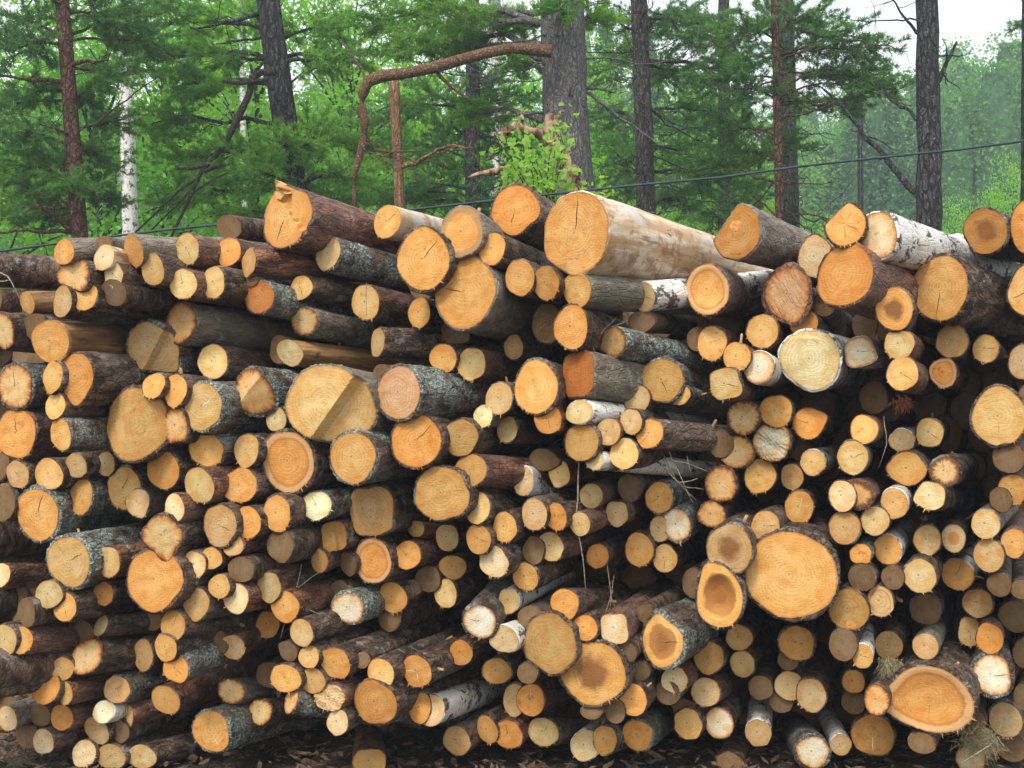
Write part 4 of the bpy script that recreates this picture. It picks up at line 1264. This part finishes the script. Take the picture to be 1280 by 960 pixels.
protos = [leafy_proto(31, 8.5, 2.0, 15000, .085, GREEN_LEAF), leafy_proto(32, 7.0, 1.8, 15000, .08, GREEN_LEAF2), leafy_proto(33, 9.5, 2.2, 17000, .09, GREEN_LEAF2)]
spots = [(-20,19,0,'beyond the reddish left pine, at the frame edge'),(60,23,1,'in the gap just left of the reddish pine'),(130,18,1,'directly behind the white birch trunk'),(205,21,0,'between the white birch and the forking pine'),(265,25,2,'far behind the thin pale birch'),(320,19.5,0,'below the dark forking pine limbs'),(385,23,1,'right of the thick dark pine trunk'),
 (440,20,0,'behind the hanging end of the bent branch'),(500,27,2,'behind the thin orange dead trunk'),(560,24,1,'under the long bent bare branch'),(625,29,2,'left of the biggest pine trunk'),(690,25,0,'hidden mostly by the biggest pine trunk'),(760,24,0,'between the two grey trunks in the middle'),(830,26,1,'right of the grey-brown middle trunk'),(890,22,0,'low in the gap before the slim reddish pine'),(945,27,1,'just left of the slim reddish pine'),(1010,24,0,'just right of the paired trunks at right')]
hs = {'-20':1}
spots += [(-130,20,2,'at the far left outside the pines'),(-260,24,0,'at the far left behind the others'),(-420,22,1,'farthest left of all'),(1400,26,1,'at the far right beyond the narrow dark trunk'),(1560,23,0,'farthest right of all')]
for k, (px, d, pi, txt) in enumerate(spots):
    x = (px-640)/F*d; r = tree_root('leafy_tree', x, d, 'bright green leafy tree '+txt, group='leafy trees behind the pines')
    sc_ = 1.0 if px < 700 else (.55 if px > 980 else .8)
    if px in (60, 265, 385): sc_ = .72
    r.rotation_euler = (0, 0, k*1.7); r.scale = (1, 1, 1)
    for nm, me in zip(('trunk', 'crown'), protos[pi]):
        c = bpy.data.objects.new(nm, me); COL.objects.link(c); c.parent = r; c.scale = (sc_*1.05,)*3
# young birches low at right
for px, py, d, sc_, txt in ((1190,190,24,.62,'slim pale green young birch just right of the dark bare trunk'),(1262,150,22,.68,'bright young birch beside the right frame edge'),(1075,215,26,.55,'low bushy sapling between the paired trunks and the dark bare trunk'),(1225,240,26,.5,'small bush low between two young birches at right')):
    x = (px-640)/F*d; r = tree_root('young_birch', x, d, txt)
    for nm, me in zip(('trunk', 'crown'), protos[0]):
        c = bpy.data.objects.new(nm, me); COL.objects.link(c); c.parent = r; c.scale = (sc_*.6, sc_*.6, sc_)
# two thin bare stems between trunks
r = tree_root('thin_stems', W(1076,400,18).x, 18, 'pair of thin bare dark stems left of the dark bare trunk', 'sapling')
T = Tubes()
for x in (1073, 1077): T.add([np.array(W(x, 560, 18)), np.array(W(x+1, 300, 18)), np.array(W(x, 110, 18))], .02, 6)
link('stem', mkmesh('stem', sub(np.concatenate(T.V), r), faces=T.Q), T_DARK, r)

# ---- far wooded hillside (one mass)
rng = np.random.default_rng(55); V = []; tnt = []; V2 = []; t2 = []; CV = []; CF = []; cn = 0
th_ = np.linspace(0, 2*math.pi, 10, endpoint=False)
for k in range(330):
    y = 50+62*rng.random()**1.2; x = rng.uniform(-.6, .6)*y
    z0 = gz(x, y); H = rng.uniform(10.5, 16)*(1+.12*math.sin(x*.35)); con = rng.random() < .25; ph = rng.uniform(0, 6.28, 4); W0 = rng.uniform(1.5, 2.7)
    def prof(t, a):
        if con: q = W0*(1-t)**.75*(.72+.28*np.abs(np.sin(t*19+ph[0])))
        else: q = W0*np.sqrt(np.clip(1-((t-.5)/.53)**2, 0, 1))*(1+.28*np.sin(3*a+7*t+ph[0])*np.sin(9*t+ph[1])+.18*np.sin(5*a-13*t+ph[2]))
        return q+.05
    ts = np.linspace(.02, .97, 9)
    for t in ts:
        q = prof(np.full(10, t), th_)*.42; CV.append(np.stack([x+np.cos(th_)*q, y+np.sin(th_)*q, np.full(10, z0+t*H)], 1))
    for i in range(8):
        for j in range(10): CF.append((cn+i*10+j, cn+i*10+(j+1) % 10, cn+i*10+10+(j+1) % 10, cn+i*10+10+j))
    cn += 90
    n = 4200; t = rng.uniform(.02, 1, n)**.85; a = rng.uniform(0, 6.28, n); q = prof(t, a)*rng.uniform(.42, 1.15, n)
    P = np.stack([x+np.cos(a)*q, y+np.sin(a)*q, z0+t*H+rng.normal(0, .15, n)], 1)
    (V2 if con else V).append(leaves(P, .19, rng, .8 if con else .2)); (t2 if con else tnt).append(np.clip(rng.normal(.3, .35)+rng.normal(0, .25, n), 0, 1))
root = bpy.data.objects.new('distant_forest', None); COL.objects.link(root); tag(root, 'hazy distant wooded hillside of mixed trees at the right', 'forest', None, 'stuff')
for VV, tt, mt in ((V, tnt, leafmat('hillside_leaves', (.07,.21,.04), (.14,.33,.06), (.22,.43,.09), .4, .12)), (V2, t2, leafmat('hillside_needles', (.03,.11,.04), (.05,.16,.05), (.08,.2,.06), .25))):
    VV = np.concatenate(VV); tag(link('foliage', mkmesh('foliage', VV, quads=np.arange(len(VV)), tint=np.concatenate(tt)), mt, root), None, None, None, 'stuff')

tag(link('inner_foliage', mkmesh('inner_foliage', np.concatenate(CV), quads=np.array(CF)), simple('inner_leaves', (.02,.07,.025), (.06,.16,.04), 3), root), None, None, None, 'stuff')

# ---- leafy sapling on a torn root just behind the pile
r = tree_root('sapling', W(690,400,8).x, 8, 'bright light-green leafy sapling growing beside a torn brown stump, top middle', 'sapling')
rng = np.random.default_rng(66); T = Tubes(); LP = []
for (x, y) in ((640,190),(655,170),(670,200),(650,215),(690,185),(700,165),(705,150),(665,225),(640,205),(685,215),(700,200),(625,180),(660,185),(645,235),(680,235),(708,225),(630,232),(760,240),(745,238)):
    P = curve(np.array(W(692, 330, 8)), np.array(W(x, y, 8+rng.uniform(-.3, .3))), 10, .06, rng, -.05); T.add(P, np.linspace(.01, .003, 10), 5)
    for _ in range(48): LP.append(P[rng.integers(6, 10)]+rng.normal(0, .055, 3))
T.add(curve(np.array(W(692, 620, 8)), np.array(W(692, 325, 8)), 8, .01, rng), np.linspace(.02, .014, 8), 8)
link('stem', mkmesh('stem', sub(np.concatenate(T.V), r), faces=T.Q), T_RED, r)
LP = np.array(LP); link('leaves', mkmesh('leaves', sub(leaves(LP, .05, rng, .6), r), quads=np.arange(len(LP)*4), tint=rng.uniform(0, .9, len(LP))), GREEN_SAP, r)
r = tree_root('torn_stump', W(725,400,8.8).x, 8.8, 'torn twisted pale brown stump with rough splinters behind the sapling', 'stump')
T = Tubes(); d = 8.8
for pts, ws in (([(722,560),(722,300),(718,235),(708,205),(692,180),(682,160),(690,142)], [60,40,16,15,18,16,6]), ([(690,175),(670,165),(648,160),(630,165),(628,178)], [18,16,13,12,7]), ([(706,200),(722,215),(725,240)], [10,10,8]), ([(640,208),(615,215),(585,222)], [5,9,5]), ([(684,160),(698,150),(702,138)], [9,6,3]), ([(660,163),(652,148),(650,135)], [8,5,2])):
    Pc = [np.array(W(x, y, d)) for x, y in pts]; P2 = []; W2 = []
    for q0, q1, w0, w1 in zip(Pc, Pc[1:], ws, ws[1:]):
        for t_ in (0, .25, .5, .75): P2.append(q0*(1-t_)+q1*t_+rng.normal(0, .012, 3)); W2.append((w0*(1-t_)+w1*t_)*rng.uniform(.7, 1.15)/2/F*d)
    P2.append(Pc[-1]); W2.append(ws[-1]/2/F*d*.4); T.add(P2, W2, 12, .2, rng)
link('wood', mkmesh('wood', sub(np.concatenate(T.V), r), faces=T.Q), simple('torn_wood', (.1,.055,.035), (.4,.26,.16), 22, .9, (1,1,.4), .9), r)

# ---- grass and low shrubs behind the pile
rng = np.random.default_rng(91); n = 26000
P = np.stack([rng.uniform(-16, 16, n), rng.uniform(8.2, 24, n), np.zeros(n)], 1); P[:, 2] = [gz(a, b_) for a, b_ in P[:, :2]]
V = needles(P, np.tile([0, 0, 1.6], (n, 1)), 2, .3, .01, rng, .5)
tag(link('grass', mkmesh('grass', V, tris=np.arange(len(V)), tint=rng.uniform(0, 1, len(V)//3)), GREEN_LEAF2), 'grass and ground cover on the forest floor behind the pile', 'grass', None, 'stuff')

# ---- cable across the background
cab = [(-60,318),(0,314),(120,298),(210,287),(320,276),(470,267),(560,257),(640,248),(790,232),(900,222),(1000,208),(1100,197),(1200,187),(1290,175),(1400,163)]
T = Tubes(); P = [np.array(W(x, y, 7.6)) for x, y in cab]; T.add(P, .0085, 8)
o = link('cable', T.mesh('cable'), simple('cable_rubber', (.02,.035,.04), (.04,.06,.065), 30, .5)); tag(o, 'black cable strung across behind the pile, rising to the right', 'cable')

# ============================================================ air, light, sky, camera
def box(name, x0, x1, y0, y1, z0, z1):
    V = [(x, y, z) for z in (z0, z1) for y in (y0, y1) for x in (x0, x1)]
    return mkmesh(name, V, faces=[(0,2,3,1),(4,5,7,6),(0,1,5,4),(2,6,7,3),(0,4,6,2),(1,3,7,5)], smooth=False)
m, nt = newmat('haze_air'); pv = nt.nodes.new('ShaderNodeVolumePrincipled'); oo = nt.nodes.new('ShaderNodeOutputMaterial')
pv.inputs['Color'].default_value = (.8,.9,1.0,1); pv.inputs['Density'].default_value = .003; pv.inputs['Anisotropy'].default_value = .2
nt.links.new(pv.outputs[0], oo.inputs['Volume'])
o = link('haze', box('haze', -200, 200, -70, 210, -2, 45), m); tag(o, 'pale even haze in the air', 'haze', None, 'stuff')

SUN_EL, SUN_AZ = 50, 205        # azimuth measured from +Y clockwise: behind the camera, slightly left
w = bpy.data.worlds.new('World'); S.world = w; w.use_nodes = True; nt = w.node_tree; nt.nodes.clear()
b = NB(nt); sky = b.n('ShaderNodeTexSky', sky_type='NISHITA'); sky.sun_disc = False
sky.sun_elevation = math.radians(SUN_EL); sky.sun_rotation = math.radians(SUN_AZ); sky.dust_density = 6; sky.air_density = 1.2; sky.ozone_density = 1
hsv = b.n('ShaderNodeHueSaturation'); hsv.inputs['Saturation'].default_value = .35; b.link(sky.outputs[0], hsv.inputs['Color'])
bg = b.n('ShaderNodeBackground'); bg.inputs[1].default_value = .125; b.link(b.mix(.5, hsv.outputs[0], (9.6,10.0,10.3)), bg.inputs[0]); ow = b.n('ShaderNodeOutputWorld'); b.link(bg.outputs[0], ow.inputs[0])
sl = bpy.data.lights.new('sun', 'SUN'); sl.energy = 1.4; sl.angle = math.radians(12); sl.color = (1, .96, .9); so = bpy.data.objects.new('sun', sl); COL.objects.link(so)
el, az = math.radians(SUN_EL), math.radians(SUN_AZ)
sd = Vector((math.sin(az)*math.cos(el), math.cos(az)*math.cos(el), math.sin(el)))
so.rotation_euler = sd.to_track_quat('Z', 'Y').to_euler()

cam = bpy.data.cameras.new('camera'); co = bpy.data.objects.new('camera', cam); COL.objects.link(co)
co.location = (0, 0, CAMZ); co.rotation_euler = (math.radians(90), 0, 0)
cam.sensor_width = 36; cam.lens = 36*F/1280; cam.clip_start = .05; cam.clip_end = 2000; S.camera = co
S.view_settings.view_transform = 'Standard'; S.view_settings.look = 'None'; S.view_settings.gamma = 1; S.view_settings.use_curve_mapping = False
S.view_settings.exposure = 0.86
S.cycles.max_bounces = 6; S.cycles.diffuse_bounces = 3; S.cycles.transmission_bounces = 4; S.cycles.volume_bounces = 0; S.cycles.transparent_max_bounces = 8
